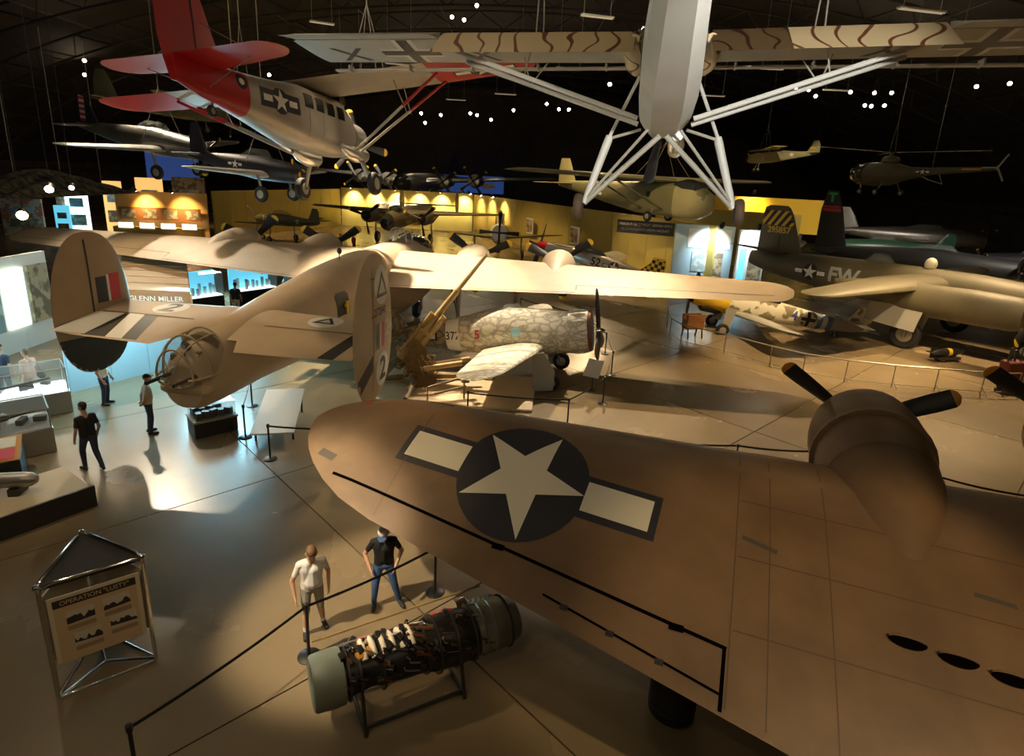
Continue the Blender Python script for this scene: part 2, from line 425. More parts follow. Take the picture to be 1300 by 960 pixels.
def wheel(root, c, r, w, ax=(0, 1, 0), hub='hub_grey', name='wheel'):
    o = MB().lathe([(r * .55, -w * .5), (r * .86, -w * .5), (r * .97, -w * .3), (r, 0), (r * .97, w * .3), (r * .86, w * .5), (r * .55, w * .5)], c, ax, 22).build(name, 'rubber', root)
    MB().lathe([(r * .1, -w * .56), (r * .5, -w * .52), (r * .57, -w * .44), (r * .57, w * .44), (r * .5, w * .52), (r * .1, w * .56)], c, ax, 18).build('wheel_hub', hub, o)
    return o
# ---------------------------------------------------------------- markings laid onto a surface
def bvh_of(objs):
    vs = []; fs = []
    for o in objs:
        k = len(vs); vs += [v.co.copy() for v in o.data.vertices]; fs += [tuple(i + k for i in p.vertices) for p in o.data.polygons]
    return BVHTree.FromPolygons(vs, fs)
def decal(name, parent, tree, o, u, v, polys, m, off=0.006, edge=0.25, n=None, reach=4.0):
    """polys: list of 2-d polygons in the (u, v) frame at o, dropped along -n onto the surface"""
    o, u, v = V(o), V(u).normalized(), V(v); v = (v - u * v.dot(u)).normalized(); n = V(n).normalized() if n is not None else u.cross(v)
    bm = bmesh.new()
    if isinstance(polys, tuple):
        vv = [bm.verts.new((a, b, 0)) for a, b in polys[0]]
        for f in polys[1]:
            try: bm.faces.new([vv[i] for i in f])
            except ValueError: pass
    else:
        for p in polys:
            bm.faces.new([bm.verts.new((a, b, 0)) for a, b in p])
    bmesh.ops.triangulate(bm, faces=bm.faces[:])
    for _ in range(6):
        es = [e for e in bm.edges if e.calc_length() > edge]
        if not es: break
        bmesh.ops.subdivide_edges(bm, edges=es, cuts=1)
        bmesh.ops.triangulate(bm, faces=[f for f in bm.faces if len(f.verts) > 3])
    bad = []
    for w in bm.verts:
        P = o + u * w.co.x + v * w.co.y
        h = tree.ray_cast(P + n * reach, -n, reach * 2.2)
        if h[0] is None: bad.append(w); continue
        w.co = h[0] + (h[1] if h[1].dot(n) > 0 else -h[1]) * off
    if bad: bmesh.ops.delete(bm, geom=bad, context='VERTS')
    me = bpy.data.meshes.new(name); bm.to_mesh(me); bm.free()
    me.materials.append(M[m]); me.shade_smooth()
    return link(name, me, parent)
def circle(r, n=40, cx=0, cy=0, ry=None): return [(cx + r * math.cos(2 * PI * k / n), cy + (ry or r) * math.sin(2 * PI * k / n)) for k in range(n)]
def star(r, rot=0.0):
    return [((r if k % 2 == 0 else r * .382) * math.sin(rot + PI * k / 5), (r if k % 2 == 0 else r * .382) * math.cos(rot + PI * k / 5)) for k in range(10)]
def rect(x0, y0, x1, y1): return [(x0, y0), (x1, y0), (x1, y1), (x0, y1)]
def insignia(parent, tree, o, u, v, D, rot=0.0, n=None, blue='navy_paint', white='white_paint', edge=0.2, off=0.006, bord=0.055):
    """five-pointed star in a disc with side bars; D = disc diameter"""
    r = D / 2; b = D * bord; hb = r * .5; n_ = n
    def barpoly(sg, x0, x1, y0, y1): return [(sg * x0, y0), (sg * x1, y0), (sg * x1, y1), (sg * x0, y1)]
    ins = r * .87
    decal('insignia_disc', parent, tree, o, u, v, [circle(r + b * .3)], blue, off, edge, n_)
    for sg in (-1, 1):
        decal('insignia_border', parent, tree, o, u, v, [barpoly(sg, ins, 2 * r + b, -hb / 2 - b, hb / 2 + b)], blue, off * .8, edge, n_)
        decal('insignia_bar', parent, tree, o, u, v, [barpoly(sg, r * 1.0, 2 * r, -hb / 2, hb / 2)], white, off * 1.7, edge, n_)
    decal('insignia_star', parent, tree, o, u, v, [star(r, rot)], white, off * 2.2, edge, n_)
_txt = {}
def text2d(s, size, bold=0.0):
    key = (s, bold)
    if key not in _txt:
        cu = bpy.data.curves.new('t', 'FONT'); cu.body = s; cu.size = 1.0; cu.align_x = 'CENTER'; cu.align_y = 'CENTER'; cu.resolution_u = 3; cu.offset = bold
        ob = bpy.data.objects.new('t', cu); COL.objects.link(ob)
        dg = bpy.context.evaluated_depsgraph_get()
        me = bpy.data.meshes.new_from_object(ob.evaluated_get(dg))
        _txt[key] = ([(q.co.x, q.co.y) for q in me.vertices], [tuple(p.vertices) for p in me.polygons])
        bpy.data.objects.remove(ob); bpy.data.curves.remove(cu); bpy.data.meshes.remove(me)
    a, f = _txt[key]
    return ([(x * size, y * size) for x, y in a], f)
def flat_text(name, parent, s, size, o, u, v, m, sx=1.0, bold=0.0, off=0.004):
    """lettering printed on a flat board"""
    o, u, v = V(o), V(u).normalized(), V(v).normalized(); n = u.cross(v)
    a, f = text2d(s, size, bold)
    me = bpy.data.meshes.new(name); me.from_pydata([o + u * x * sx + v * y + n * off for x, y in a], [], f)
    me.materials.append(M[m]); return link(name, me, parent)
def flat_poly(name, parent, polys, o, u, v, m, off=0.004):
    o, u, v = V(o), V(u).normalized(), V(v).normalized(); n = u.cross(v); vs = []; fs = []
    for p in polys:
        k = len(vs); vs += [o + u * x + v * y + n * off for x, y in p]; fs.append(tuple(range(k, k + len(p))))
    me = bpy.data.meshes.new(name); me.from_pydata(vs, [], fs); me.materials.append(M[m]); return link(name, me, parent)
# text must be shaped before the scene is large
for s_, b_ in (('272843', .02), ('24', .03), ('2', .03), ('372', .01), ('5', .03), ('295857', .03), ('FW', .03), ('4', .02), ('52', .02), ('31', .02), ('OPERATION "LUSTY"', .012),
               ('GLENN MILLER', .01), ('FIESELER FI 156 "STORCH", GERMAN WW II', .0), ('RECONNAISSANCE LIAISON AIRCRAFT', .0), ('X', .0), ('Y', .0)):
    text2d(s_, 1.0, b_)
# ================================================================ the hall
ROT = math.radians(43.8); CG = V((7.91, 17.72))
fl = MB()
fl.quad((-75, -14, -0.02), (75, -14, -0.02), (75, 135, -0.02), (-75, 135, -0.02))
floor = struct(fl.build('floor', 'joint'), 'polished tan concrete hall floor')
SL = 6.4
slab_me = MB().box((0, 0, -0.01), (SL - 0.03, SL - 0.03, 0.02)).build('floor_slab', 'floor', floor)
first = True
Rm = Matrix.Rotation(ROT, 2)
for i in range(-9, 12):
    for j in range(-8, 14):
        p = CG + Rm @ V(((i + .5) * SL, (j + .5) * SL))
        ok = -13 < p.y < 66 and abs(p.x) < 16 + 0.62 * max(p.y, 0)
        if not ok: continue
        if first: slab_me.location = (p.x, p.y, 0); slab_me.rotation_euler = (0, 0, ROT); first = False
        else: link('floor_slab', slab_me.data, floor, (p.x, p.y, 0), ROT)
far = MB()
for i in range(-30, 30):
    for j in range(-24, 34):
        p = CG + Rm @ V(((i + .5) * SL, (j + .5) * SL))
        if -13 < p.y < 66 and abs(p.x) < 16 + 0.62 * max(p.y, 0) and -9 <= i < 12 and -8 <= j < 14: continue
        if not (-20 < p.y < 138 and abs(p.x) < 80): continue
        far.box((p.x, p.y, -0.01), (SL - .03, SL - .03, .02), ROT)
fo = far.build('far_floor_slabs', 'floor', floor); fo['kind'] = 'stuff'
# roof vault with arched trusses
HW, HZ = 64.0, 24.0
def arch(x, k=1.0): return HZ * k * math.sqrt(max(0.0, 1 - (x / (HW * k)) ** 2))
vs = []; fs = []; NX = 40
for j, y in enumerate((-14, 135)):
    for i in range(NX + 1):
        a = PI * i / NX; vs.append((HW * math.cos(a), y, HZ * math.sin(a) + 0.3))
for i in range(NX): fs.append((i, i + 1, NX + 2 + i, NX + 1 + i))
ceiling = struct(MB().add(vs, fs).build('ceiling', 'roof'), 'dark vaulted hangar roof')
tr = MB(); prev = None
for i in range(NX * 2 + 1):
    a = PI * i / (NX * 2)
    A = V((HW * .985 * math.cos(a), 0, HZ * .985 * math.sin(a))); B = V((HW * .945 * math.cos(a), 0, HZ * .915 * math.sin(a)))
    if prev:
        tr.tube([prev[0], A], .09, 4); tr.tube([prev[1], B], .09, 4); tr.tube([prev[0], B] if i % 2 else [prev[1], A], .05, 4)
    prev = (A, B)
t0 = tr.build('roof_truss', 'steel_dark', ceiling); t0.location = (0, 14, 0)
for y in range(23, 132, 9): link('roof_truss', t0.data, ceiling, (0, y, 0))
pu = MB().tube([(0, -14, 0), (0, 135, 0)], .07, 4).build('roof_purlin', 'steel_dark', ceiling); a = PI * .08
pu.location = (HW * .97 * math.cos(a), 0, HZ * .97 * math.sin(a))
for k in range(2, 22):
    a = PI * (.04 + .042 * k); link('roof_purlin', pu.data, ceiling, (HW * .97 * math.cos(a), 0, HZ * .97 * math.sin(a)))
struct(MB().box((0, 130, 12), (128, .4, 24)).build('wall_back', 'hallwall'), 'dark end wall of the hall')
struct(MB().box((0, -13.5, 12), (128, .4, 24)).build('wall_front', 'hallwall'))
wl = struct(MB().box((-62, 58, 5), (.4, 144, 12)).build('wall_left', 'hallwall'))
wr = struct(MB().box((62, 58, 5), (.4, 144, 12)).build('wall_right', 'hallwall'))
# hangar door panels on the end wall
WB = bpy.data.objects['wall_back']
dp = MB().box((0, 0, 6), (3.9, .2, 12)).build('door_panel', 'steel_dark', WB); dp.location = (-28, 129.6, 0)
for k in range(1, 14): link('door_panel', dp.data, WB, (-28 + 4.2 * k, 129.6, 0))

# ---------------------------------------------------------------- partitions
def partition(idx, A, B, h, m, pw=2.4, label=None, th=0.16):
    A, B = V(A), V(B); d = B - A; Ln = d.length; n = max(1, round(Ln / pw)); w = Ln / n; rz = math.atan2(d.y, d.x)
    core = struct(MB().box((0, 0, h / 2), (Ln, th * .7, h - .02)).build('wall_partition_%d' % idx, m), label)
    core.location = ((A.x + B.x) / 2, (A.y + B.y) / 2, 0); core.rotation_euler = (0, 0, rz)
    pm = None
    for k in range(n):
        loc = (-Ln / 2 + (k + .5) * w, 0, 0)
        if pm is None:
            o = MB().box((0, 0, h / 2), (w - .03, th, h)).build('wall_panel', m, core); pm = o.data; o.location = loc
        else: link('wall_panel', pm, core, loc)
    return core
partition(1, (-38.5, 58), (-30.2, 59), 4.45, 'amber_wall', label='amber lit display partition wall')
partition(2, (-30.0, 59.6), (-24, 82), 4.7, 'olive_wall', label='olive partition wall behind the propeller fighter')
partition(3, (-23.8, 82), (-6, 80.5), 4.9, 'olive_wall', label='floodlit cream partition wall at the back')
partition(4, (-5.8, 80), (13.6, 41.3), 4.85, 'olive_wall', label='long olive partition wall below the glider')
partition(5, (-14.55, 18.35), (-12.6, 21.7), 2.3, 'blue_wall', 1.5, 'pale blue partition beside the bomber tail')
partition(6, (14, 62), (26, 56), 5.2, 'olive_wall')
partition(7, (-19.2, 13.0), (-19.5, 24.4), 3.7, 'pale_board', 1.6, 'white exhibit wall with display panels')

# wall wash lamps above the partitions
def spot_thing(name, label, p, tgt, r, bm='bulb', group=None, drop=0.0, cat='spotlight', hood=True):
    t = thing(name, label, cat, p, 0, group)
    d = (V(tgt) - V(p)).normalized()
    b = MB()
    if hood: b.lathe([(r * .55, -r * 2.6), (r * .95, -r * 1.7), (r * 1.08, 0), (r * .98, 0), (r * .9, -.06 * r)], (0, 0, 0), d, 12)
    if drop: b.tube([-d * r * 1.6, -d * r * 1.6 + V((0, 0, drop))], r * .04 + .006, 5)
    b.build('housing', 'lamp_body', t)
    MB().ell(d * (-.02 * r), (r * .8, r * .8, r * .8), 10, 6).build('bulb', bm, t)
    return t
def wash(p, tgt, w, col, label, ang=80, r=.16, bm='bulb_dim'):
    spot_thing('wall_lamp', label, p, tgt, r, bm, 'lamps along the partition walls')
    ld = bpy.data.lights.new('wall_lamp_beam', 'SPOT'); ld.energy = w; ld.color = col; ld.spot_size = math.radians(ang); ld.spot_blend = .8; ld.shadow_soft_size = .1
    lo = bpy.data.objects.new('wall_lamp_beam', ld); lo.location = V(p) + (V(tgt) - V(p)).normalized() * .12; COL.objects.link(lo); aim(lo, tgt)
for x in (-35.6, -32.2): wash((x, 56.6, 4.6), (x, 58.4, 2.6), 700, AMBER, 'small lamp lighting the amber display wall')
for k in range(6):
    f = (k + .6) / 6; x, y = -23.8 + 17.8 * f, 82 - 1.5 * f
    wash((x, y - 1.7, 5.0), (x, y - .1, 3.2), 900, (1, .82, .5), 'small lamp lighting the cream back partition')
for f in (.06, .14, .22): 
    x, y = -5.8 + 19.4 * f, 80 - 38.7 * f
    wash((x - 1.5, y - .8, 5.0), (x, y, 3.0), 500, WARM, 'small lamp on the olive partition near the back corner')

# ---------------------------------------------------------------- lamps under the roof
ROOF_L = [(-2.5, 32.7), (-4.0, 35.2), (-3.4, 35.7), (-23.8, 60.0), (-38.6, 56.5), (-45.4, 66.2), (-14.7, 92.0), (-16.8, 109.5), (-12.0, 93.1), (-7.3, 88.6), (-6.5, 90.6), (-4.8, 97.1), (-1.2, 81.6), (2.7, 73.0), (4.4, 78.0), (5.6, 77.7), (22.9, 54.3), (23.8, 54.0), (26.0, 57.4), (27.4, 54.2), (29.3, 54.0), (30.5, 53.6), (32.9, 61.9), (33.7, 62.2), (34.5, 61.4), (34.0, 48.8), (35.0, 46.9)]
for x, y in ROOF_L:
    d = math.hypot(x, y); r = 0.0021 * d + .03
    spot_thing('roof_spotlight', 'small bright tungsten spotlight hanging under the dark roof', (x, y, 15.5), (x * .3, y * .3, 8), r, 'bulb', 'spotlights under the roof', drop=arch(x) - 15.5)
for p, t, w, ang, colr in LAMPS:  # housings for hall lamps and added fills alike
    if True:
        d = (V(p) - V(t)).normalized()
        spot_thing('hall_fill_spotlight', 'black spotlight, one of the hall lamps and added fills', V(p) + d * .12, t, .2, 'bulb', 'stage spotlights over the exhibits', drop=arch(p[0]) - p[2] - .3)
for n_, (x, y), ln, rz in (('a', (3.8, 36.0), 1.9, .25), ('b', (18.9, 32.1), 2.6, .2), ('c', (-12.6, 40.5), 1.5, .5), ('d', (-16.8, 62.3), 2.2, .3), ('e', (-10.5, 54.2), 2.4, .3), ('f', (3.6, 52.5), 2.2, .2), ('g', (-2.0, 70.4), 2.4, .1), ('h', (-8.2, 77.9), 2.4, .1), ('i', (18.9, 64.2), 2.4, 0), ('j', (18.4, 48.6), 1.8, 0), ('k', (27.6, 57.1), 2.4, 0)):
    t = thing('tube_light', 'unlit fluorescent tube fixture hanging under the dark roof', 'ceiling light', (x, y, 16.0), rz, 'tube lights under the roof')
    MB().box((0, 0, .06), (ln, .34, .08), 0, .02).tube([(-ln * .4, 0, .1), (-ln * .4, 0, arch(x) - 17.2)], .012, 5).tube([(ln * .4, 0, .1), (ln * .4, 0, arch(x) - 17.2)], .012, 5).build('fixture', 'cream_paint', t)
    for s in (-.08, .08): MB().tube([(-ln * .48, s, 0), (ln * .48, s, 0)], .025, 8).build('tube', 'tube_faint_glow', t)
# ================================================================ near bomber (brown four-engined, wing fills the lower right)
B17 = thing('brown_bomber', 'weathered brown four-engined bomber whose wing carries a large star and bars', 'airplane', (0.299, 8.45, -2.276), math.radians(-19)); B17.scale = (1.3, 1.3, 1.3)   # local floor is at z = 1.751
# local: x = spanwise inboard (s), y = forward chord (c)
TX = math.tan(math.radians(4.0))
def w17(s, c, up=0.0): return (s, c, 3.9 - TX * s + 0.235 * c + up)
def sec17(s, le, te, t, zz=0.0):
    """airfoil ring at span s between te and le"""
    ch = le - te; r = []
    for (x, dz) in airfoil(0, ch, t, .45):
        c = le + x; r.append(w17(s, c, dz - t * .62 + zz))
    return r
def le17(s): return 1.50 + 0.135 * s
def te17(s): return -1.235 - 0.18 * s
def tk17(s): return 0.20 + 0.028 * (s + 3)
SP = [-3.16, -3.13, -3.05, -2.92, -2.72, -2.45, -2.1, -1.6]
def tipsc(s):
    q = max(0.0, (-1.6 - s) / 1.56); return math.sqrt(max(0.004, 1 - min(q, .998) ** 2))
def lete(s):
    le, te = le17(s), te17(s)
    if s < -1.6:
        k = tipsc(s); m = te + (le - te) * .50; le, te = m + (le - m) * k, m + (te - m) * k
    return le, te
HC = lambda s: -0.55 - 0.128 * (s + 2.3)      # aileron hinge line
rings = []
for s in SP + [-1.0, 0, 1.2, 2.42]:
    le, te = lete(s); k = max(tipsc(s), .1) if s < -1.6 else 1
    rings.append((s, le, te, tk17(s) * k))
MB().loft([sec17(*r) for r in rings]).build('outer_wing', 'brown_od', B17)
MB().loft([sec17(s, le17(s), te17(s), tk17(s)) for s in (2.421, 4, 6, 8, 10, 11.5)]).build('inner_wing', 'brown_od', B17)
wtree = bvh_of([o for o in B17.children if o.name.startswith(('outer_wing', 'inner_wing'))])
UP = (0, 0, 1)
def on17(name, polys, m, off=.005, edge=.35): return decal(name, B17, wtree, (0, 0, 6), (1, 0, 0), (0, 1, 0), polys, m, off, edge, UP)
def strip(p, q, w):
    p, q = V(p), V(q); d = (q - p).normalized(); e = V((-d.y, d.x)) * w / 2
    return [tuple(p + e), tuple(q + e), tuple(q - e), tuple(p - e)][::-1]
# star and bars
phi = math.radians(-3.0)
decal_o = (-.03, .02, 6)
insignia(B17, wtree, decal_o, (math.cos(phi), math.sin(phi), 0), (-math.sin(phi), math.cos(phi), 0), 1.56, math.radians(91), (0, 0, 1), 'navy_paint', 'cream_paint', .18, .005)
# control surface gaps, hinges and panel lines
on17('aileron_gap', [strip((-2.36, HC(-2.36)), (2.42, HC(2.42)), .035)], 'recess_shade')
on17('aileron_end_gap', [strip((-2.36, HC(-2.36)), (-2.46, -.74), .03)], 'recess_shade')
on17('aileron_root_gap', [strip((2.40, HC(2.40)), (2.40, -1.64), .035)], 'recess_shade')
on17('tab_gap', [strip((.62, -1.17), (2.40, -1.52), .022)], 'recess_shade')
on17('tab_end_gap', [strip((.62, -1.17), (.62, -1.40), .012)], 'black_paint', .005)
for s in (-.0, 1.95): on17('aileron_hinge', [rect(s - .07, HC(s) - .045, s + .07, HC(s) + .02)], 'recess_shade', .012)
for s in (.86, 1.35, 1.84): on17('tab_hinge', [rect(s - .04, -1.175 - .2 * (s - .62) - .03, s + .04, -1.175 - .2 * (s - .62) + .02)], 'black_paint', .009)
mat('panel_line', (0.105, 0.068, 0.037), 0.6)
mat('panel_pale', (0.225, 0.16, 0.10), 0.55, col2=(0.18, 0.12, 0.07), scale=3.0, detail=9)
mat('walk_mark', (0.075, 0.062, 0.05), 0.6)
for s in (2.44, 2.78, 3.35, -1.55): on17('panel_seam', [strip((s, te17(s) + .06), (s, le17(s) - .12), .014)], 'panel_line', .004)
for c0 in (.45, -.25, -.98): on17('panel_seam', [strip((2.46, c0), (9.5, c0 + .1), .014)], 'panel_line', .004)
on17('wing_stencil', [strip((2.55, 1.45), (2.55, 1.72), .05)], 'walk_mark')
on17('wing_stencil', [strip((2.62, 1.66), (3.1, 1.72), .025)], 'walk_mark')
on17('wing_stencil', [strip((2.5, -.02), (2.85, -.10), .05)], 'walk_mark')
on17('wing_stencil', [strip((4.65, .02), (5.0, 0.0), .05)], 'walk_mark')
on17('wing_stencil', [strip((3.62, 1.66), (4.0, 1.66), .03)], 'walk_mark')
on17('nav_light', [rect(-2.62, .60, -2.55, .66)], 'red_mark', .01)
on17('tip_stencil', [strip((-1.75, .98), (-1.4, .98), .035)], 'walk_mark')
# tip light recess drawn as a flat darker patch
on17('tip_light_slot', [[(-2.74, -.34), (-2.48, -.40), (-2.45, -.31), (-2.71, -.25)]], 'walk_mark', .006)
# four cooling outlets ahead of the flap
for k in range(5):
    s = 3.98 + .40 * k; c = -.64 - .03 * k
    h = wtree.ray_cast(V((s, c, 8)), V((0, 0, -1)))[0]; z = h.z
    bb = MB(); rr = []
    for j in range(9):
        q = j / 8; x = s - .16 + .32 * q; a = .062 * math.sin(PI * q) ** .6 + .004
        hz = wtree.ray_cast(V((x, c, 8)), V((0, 0, -1)))[0].z
        rr.append((x, c, hz, a))
    top = [(x, cc + a * .5, hz + .035 + a * .12) for x, cc, hz, a in rr]; bot = [(x, cc - a * .9, hz + .004 - .235 * a * .9) for x, cc, hz, a in rr]
    vs = top + bot; fs = [(j, j + 1, 10 + j, 9 + j) for j in range(8)]
    bb.add(vs, fs).build('cooling_outlet', 'recess_shade', B17)
    b2 = MB(); b2.tube([V(p) + V((0, 0, .004)) for p in top], .012, 5); b2.build('outlet_lip', 'brown_od', B17)
# engine nacelles: outboard (in view) and inboard
def nacelle17(s, cz, ahead=0.0):
    fc = le17(s) + ahead; bend = 0.0; zc = 3.9 - TX * s + .235 * (fc) - .05 + cz
    def ring(c, r, dz, ky=1.0):
        return [(s + r * math.cos(2 * PI * k / 28) + bend * (c - fc), c + .235 * 0, zc + .12 * (c - fc) + dz + ky * r * math.sin(2 * PI * k / 28)) for k in range(28)]
    MB().loft([ring(fc + 1.22, .50, 0), ring(fc + 1.20, .60, 0), ring(fc + 1.05, .69, 0), ring(fc + .8, .735, 0), ring(fc + .42, .745, 0), ring(fc + .34, .735, 0)]).build('cowling', 'brown_od', B17)
    MB().loft([ring(fc + .35, .70, 0), ring(fc + .33, .76, 0), ring(fc + .24, .765, 0), ring(fc + .22, .70, 0)]).build('cowl_flap', 'brown_od', B17)
    MB().loft([ring(fc + .25, .715, 0), ring(fc - .05, .70, .0, .98), ring(fc - .5, .66, .02, .92), ring(fc - 1.0, .56, .03, .84), ring(fc - 1.4, .42, .02, .74), ring(fc - 1.8, .24, -.02, .6), ring(fc - 2.05, .08, -.05, .5)]).build('nacelle', 'brown_od', B17)
    for dc, rr in ((-.42, .668), (-.98, .562)):
        MB().loft([ring(fc + dc + .012, rr + .0025, .02, .935 - .12 * (dc < -.9) + .03), ring(fc + dc - .012, rr + .0025, .02, .93 - .12 * (dc < -.9) + .03)], cap=False).build('nacelle_seam', 'panel_line', B17)
    MB().loft([ring(fc + 1.235, .5, 0), ring(fc + .95, .5, 0), ring(fc + .94, .15, 0)]).build('engine_face', 'dark_engine', B17)
    return zc + .12 * 1.4, fc + 1.42
def prop17(s, zc, c, a0):
    hub = MB().lathe([(.16, -.25), (.17, -.05), (.13, .08), (.04, .14)], (s, c, zc), (0, 1, .12), 14).build('propeller', 'gunmetal', B17)
    for k in range(3):
        a = math.radians(a0 + 120 * k); d = V((math.cos(a), 0, math.sin(a))); e = V((-math.sin(a), 0, math.cos(a))); ax = V((0, 1, 0))
        def ring(f):
            ww = .125 * (0.5 + 0.62 * math.sin(min(f * 1.4, 1.0) * PI * .5)) * (1.0 if f < .9 else math.sqrt(max(.03, 1 - ((f - .9) / .1) ** 2)))
            tw = math.radians(58 - 40 * f); th = .055 * (1.1 - f) + .008
            u = e * math.cos(tw) + ax * math.sin(tw); q = ax * math.cos(tw) - e * math.sin(tw); cc = V((s, c, zc)) + d * 1.36 * f - V((0, 0, 0))
            return [cc + u * ww * math.cos(p) + q * th * math.sin(p) for p in [2 * PI * j / 10 for j in range(10)]]
        MB().loft([ring(f) for f in (.05, .2, .35, .55, .75, .93)]).build('blade', 'black_paint', hub)
        MB().loft([ring(f) for f in (.93, .96, .985, .999)]).build('blade_tip', 'orange_paint', hub)
z1, c1 = nacelle17(4.15, .0)
prop17(4.15, z1, c1, 147)
z2, c2 = nacelle17(7.1, .15, .55)
prop17(7.1, z2, c2, 150)
# fuselage, undercarriage
fz = 3.9 - TX * 11.5
def fr(c, z, r): return [(12.6 + r * math.cos(2 * PI * k / 24), c, z + r * 1.08 * math.sin(2 * PI * k / 24)) for k in range(24)]
MB().loft([fr(8.4, 5.3, .25), fr(8.2, 5.3, .5), fr(7.2, 5.2, .75), fr(5, 4.85, .9), fr(0, 4.1, .9), fr(-5, 3.2, .72), fr(-8, 2.75, .5)]).build('fuselage', 'brown_od', B17)
o = MB().lathe([(.35, -.22), (.62, -.22), (.70, -.1), (.71, 0), (.70, .1), (.62, .22), (.35, .22)], (7.1, 2.5, 2.461), (1, 0, 0), 24).build('main_wheel', 'rubber', B17)
MB().lathe([(.1, -.2), (.38, -.2), (.38, .2), (.1, .2)], (7.1, 2.5, 2.461), (1, 0, 0), 18).build('wheel_hub', 'hub_grey', o)
MB().tube([(7.1, 2.5, 2.461), (7.1, 2.4, 3.7)], .11, 10).tube([(6.8, 2.5, 2.461), (7.4, 2.5, 2.461)], .08, 8).build('landing_leg', 'steel', B17)
wt = MB().lathe([(.1, -.1), (.2, -.12), (.24, 0), (.2, .12), (.1, .1)], (12.6, -7.6, 1.991), (1, 0, 0), 16).build('tail_wheel', 'rubber', B17)
MB().tube([(12.6, -7.6, 1.991), (12.6, -7.3, 2.5)], .06, 8).build('tail_leg', 'steel', B17)
# ================================================================ sand-coloured heavy bomber (B24)
B24 = thing('desert_bomber', 'sand coloured twin-finned four-engined bomber with black and white tail bands', 'airplane', (-4.886, 32.82, 0), math.radians(81.8), None, attitude(81.8, 0, 0.5))
f24 = fus([(0, 2.45, .25, .3), (-.12, 2.45, .55, .62), (-.6, 2.5, .86, 1.0), (-1.6, 2.6, 1.05, 1.35, 2.2), (-3.2, 2.7, 1.12, 1.58, 2.4), (-6, 2.75, 1.14, 1.64, 2.6), (-10, 2.78, 1.14, 1.6, 2.6), (-12.5, 2.78, 1.10, 1.42, 2.5), (-15, 2.78, 1.0, 1.16, 2.4), (-17.4, 2.70, .86, .96, 2.3), (-19.0, 2.60, .76, .86, 2.2), (-19.55, 2.52, .66, .76, 2.1), (-19.85, 2.40, .5, .52)], 32).build('fuselage', 'sand', B24)
rw = tipped(0.6, 16.76, -5.55, -7.25, 4.45, 2.0, 3.72, 3.98, .43, .17, 1.0, 7)
w24 = wing(both(rw)[0:len(rw)] + [(0.0, -5.5, 4.5, 3.7, .44)] + list(rw), .3, inc=.125).build('wing', 'sand', B24)
st24 = wing([(-3.95, -16.75, 2.6, 3.56, .06), (-3.2, -16.7, 2.75, 3.56, .09), (-1.1, -16.55, 2.95, 3.56, .12), (-.75, -16.5, 2.3, 3.56, .13), (.75, -16.5, 2.3, 3.56, .13), (1.1, -16.55, 2.95, 3.56, .12), (3.2, -16.7, 2.75, 3.56, .09), (3.95, -16.75, 2.6, 3.56, .06)], 0, inc=.10).build('tailplane', 'sand', B24)
fins = []
for s in (1, -1):
    fo_ = fin_oval(s * 3.95, -17.95, 3.72, 1.27, 1.90, .10, 18, -.06).build('fin', 'sand_shaded' if s > 0 else 'sand', B24); fins.append(fo_)
wtr = bvh_of([w24]); str_ = bvh_of([st24]); ftr = bvh_of([f24])
# nacelles, propellers, gear
for k, y in enumerate((-7.6, -3.66, 3.66, 7.6)):
    z = 3.72 + .02 * abs(y); xl = -5.55 - .105 * abs(y)
    MB().loft([ring_x(xl + 1.75, z, .45, .40, 2, 24), [(x, yy, zz) for x, yy, zz in ring_x(xl + 1.72, z, .60, .54, 2, 24)], ring_x(xl + 1.5, z, .70, .64, 2, 24), ring_x(xl + 1.0, z, .75, .68, 2, 24), ring_x(xl + .7, z, .74, .67, 2, 24), ring_x(xl + .1, z, .66, .60, 2, 24), ring_x(xl - .8, z - .08, .54, .50, 2, 24), ring_x(xl - 1.7, z - .25, .36, .30, 2, 24), ring_x(xl - 2.6, z - .35, .08, .08, 2, 24)]).build('nacelle', 'sand', B24).location = (0, y, 0)
    MB().loft([ring_x(xl + 1.76, z, .46, .41), ring_x(xl + 1.6, z, .44, .4), ring_x(xl + 1.59, z, .1, .1)]).build('engine_face', 'dark_engine', B24).location = (0, y, 0)
    prop(B24, xl + 1.95, y, z, 1.76, 3, (22, 34, 26, 18)[k], .17, (.16, .3))
for y in (-3.66, 3.66):
    wheel(B24, (-7.0, y, .71), .71, .42, (0, 1, 0)); MB().tube([(-7, y * .96, .71), (-7, y * .94, 3.7)], .10, 10).tube([(-7, y * .95, 1.6), (-8.2, y * .9, 3.7)], .05, 8).build('landing_leg', 'steel', B24)
wheel(B24, (-1.9, 0, .45), .45, .28); MB().tube([(-1.9, .26, .45), (-1.9, .2, 1.8)], .06, 8).tube([(-1.9, -.26, .45), (-1.9, -.2, 1.8)], .06, 8).build('nose_leg', 'steel', B24)
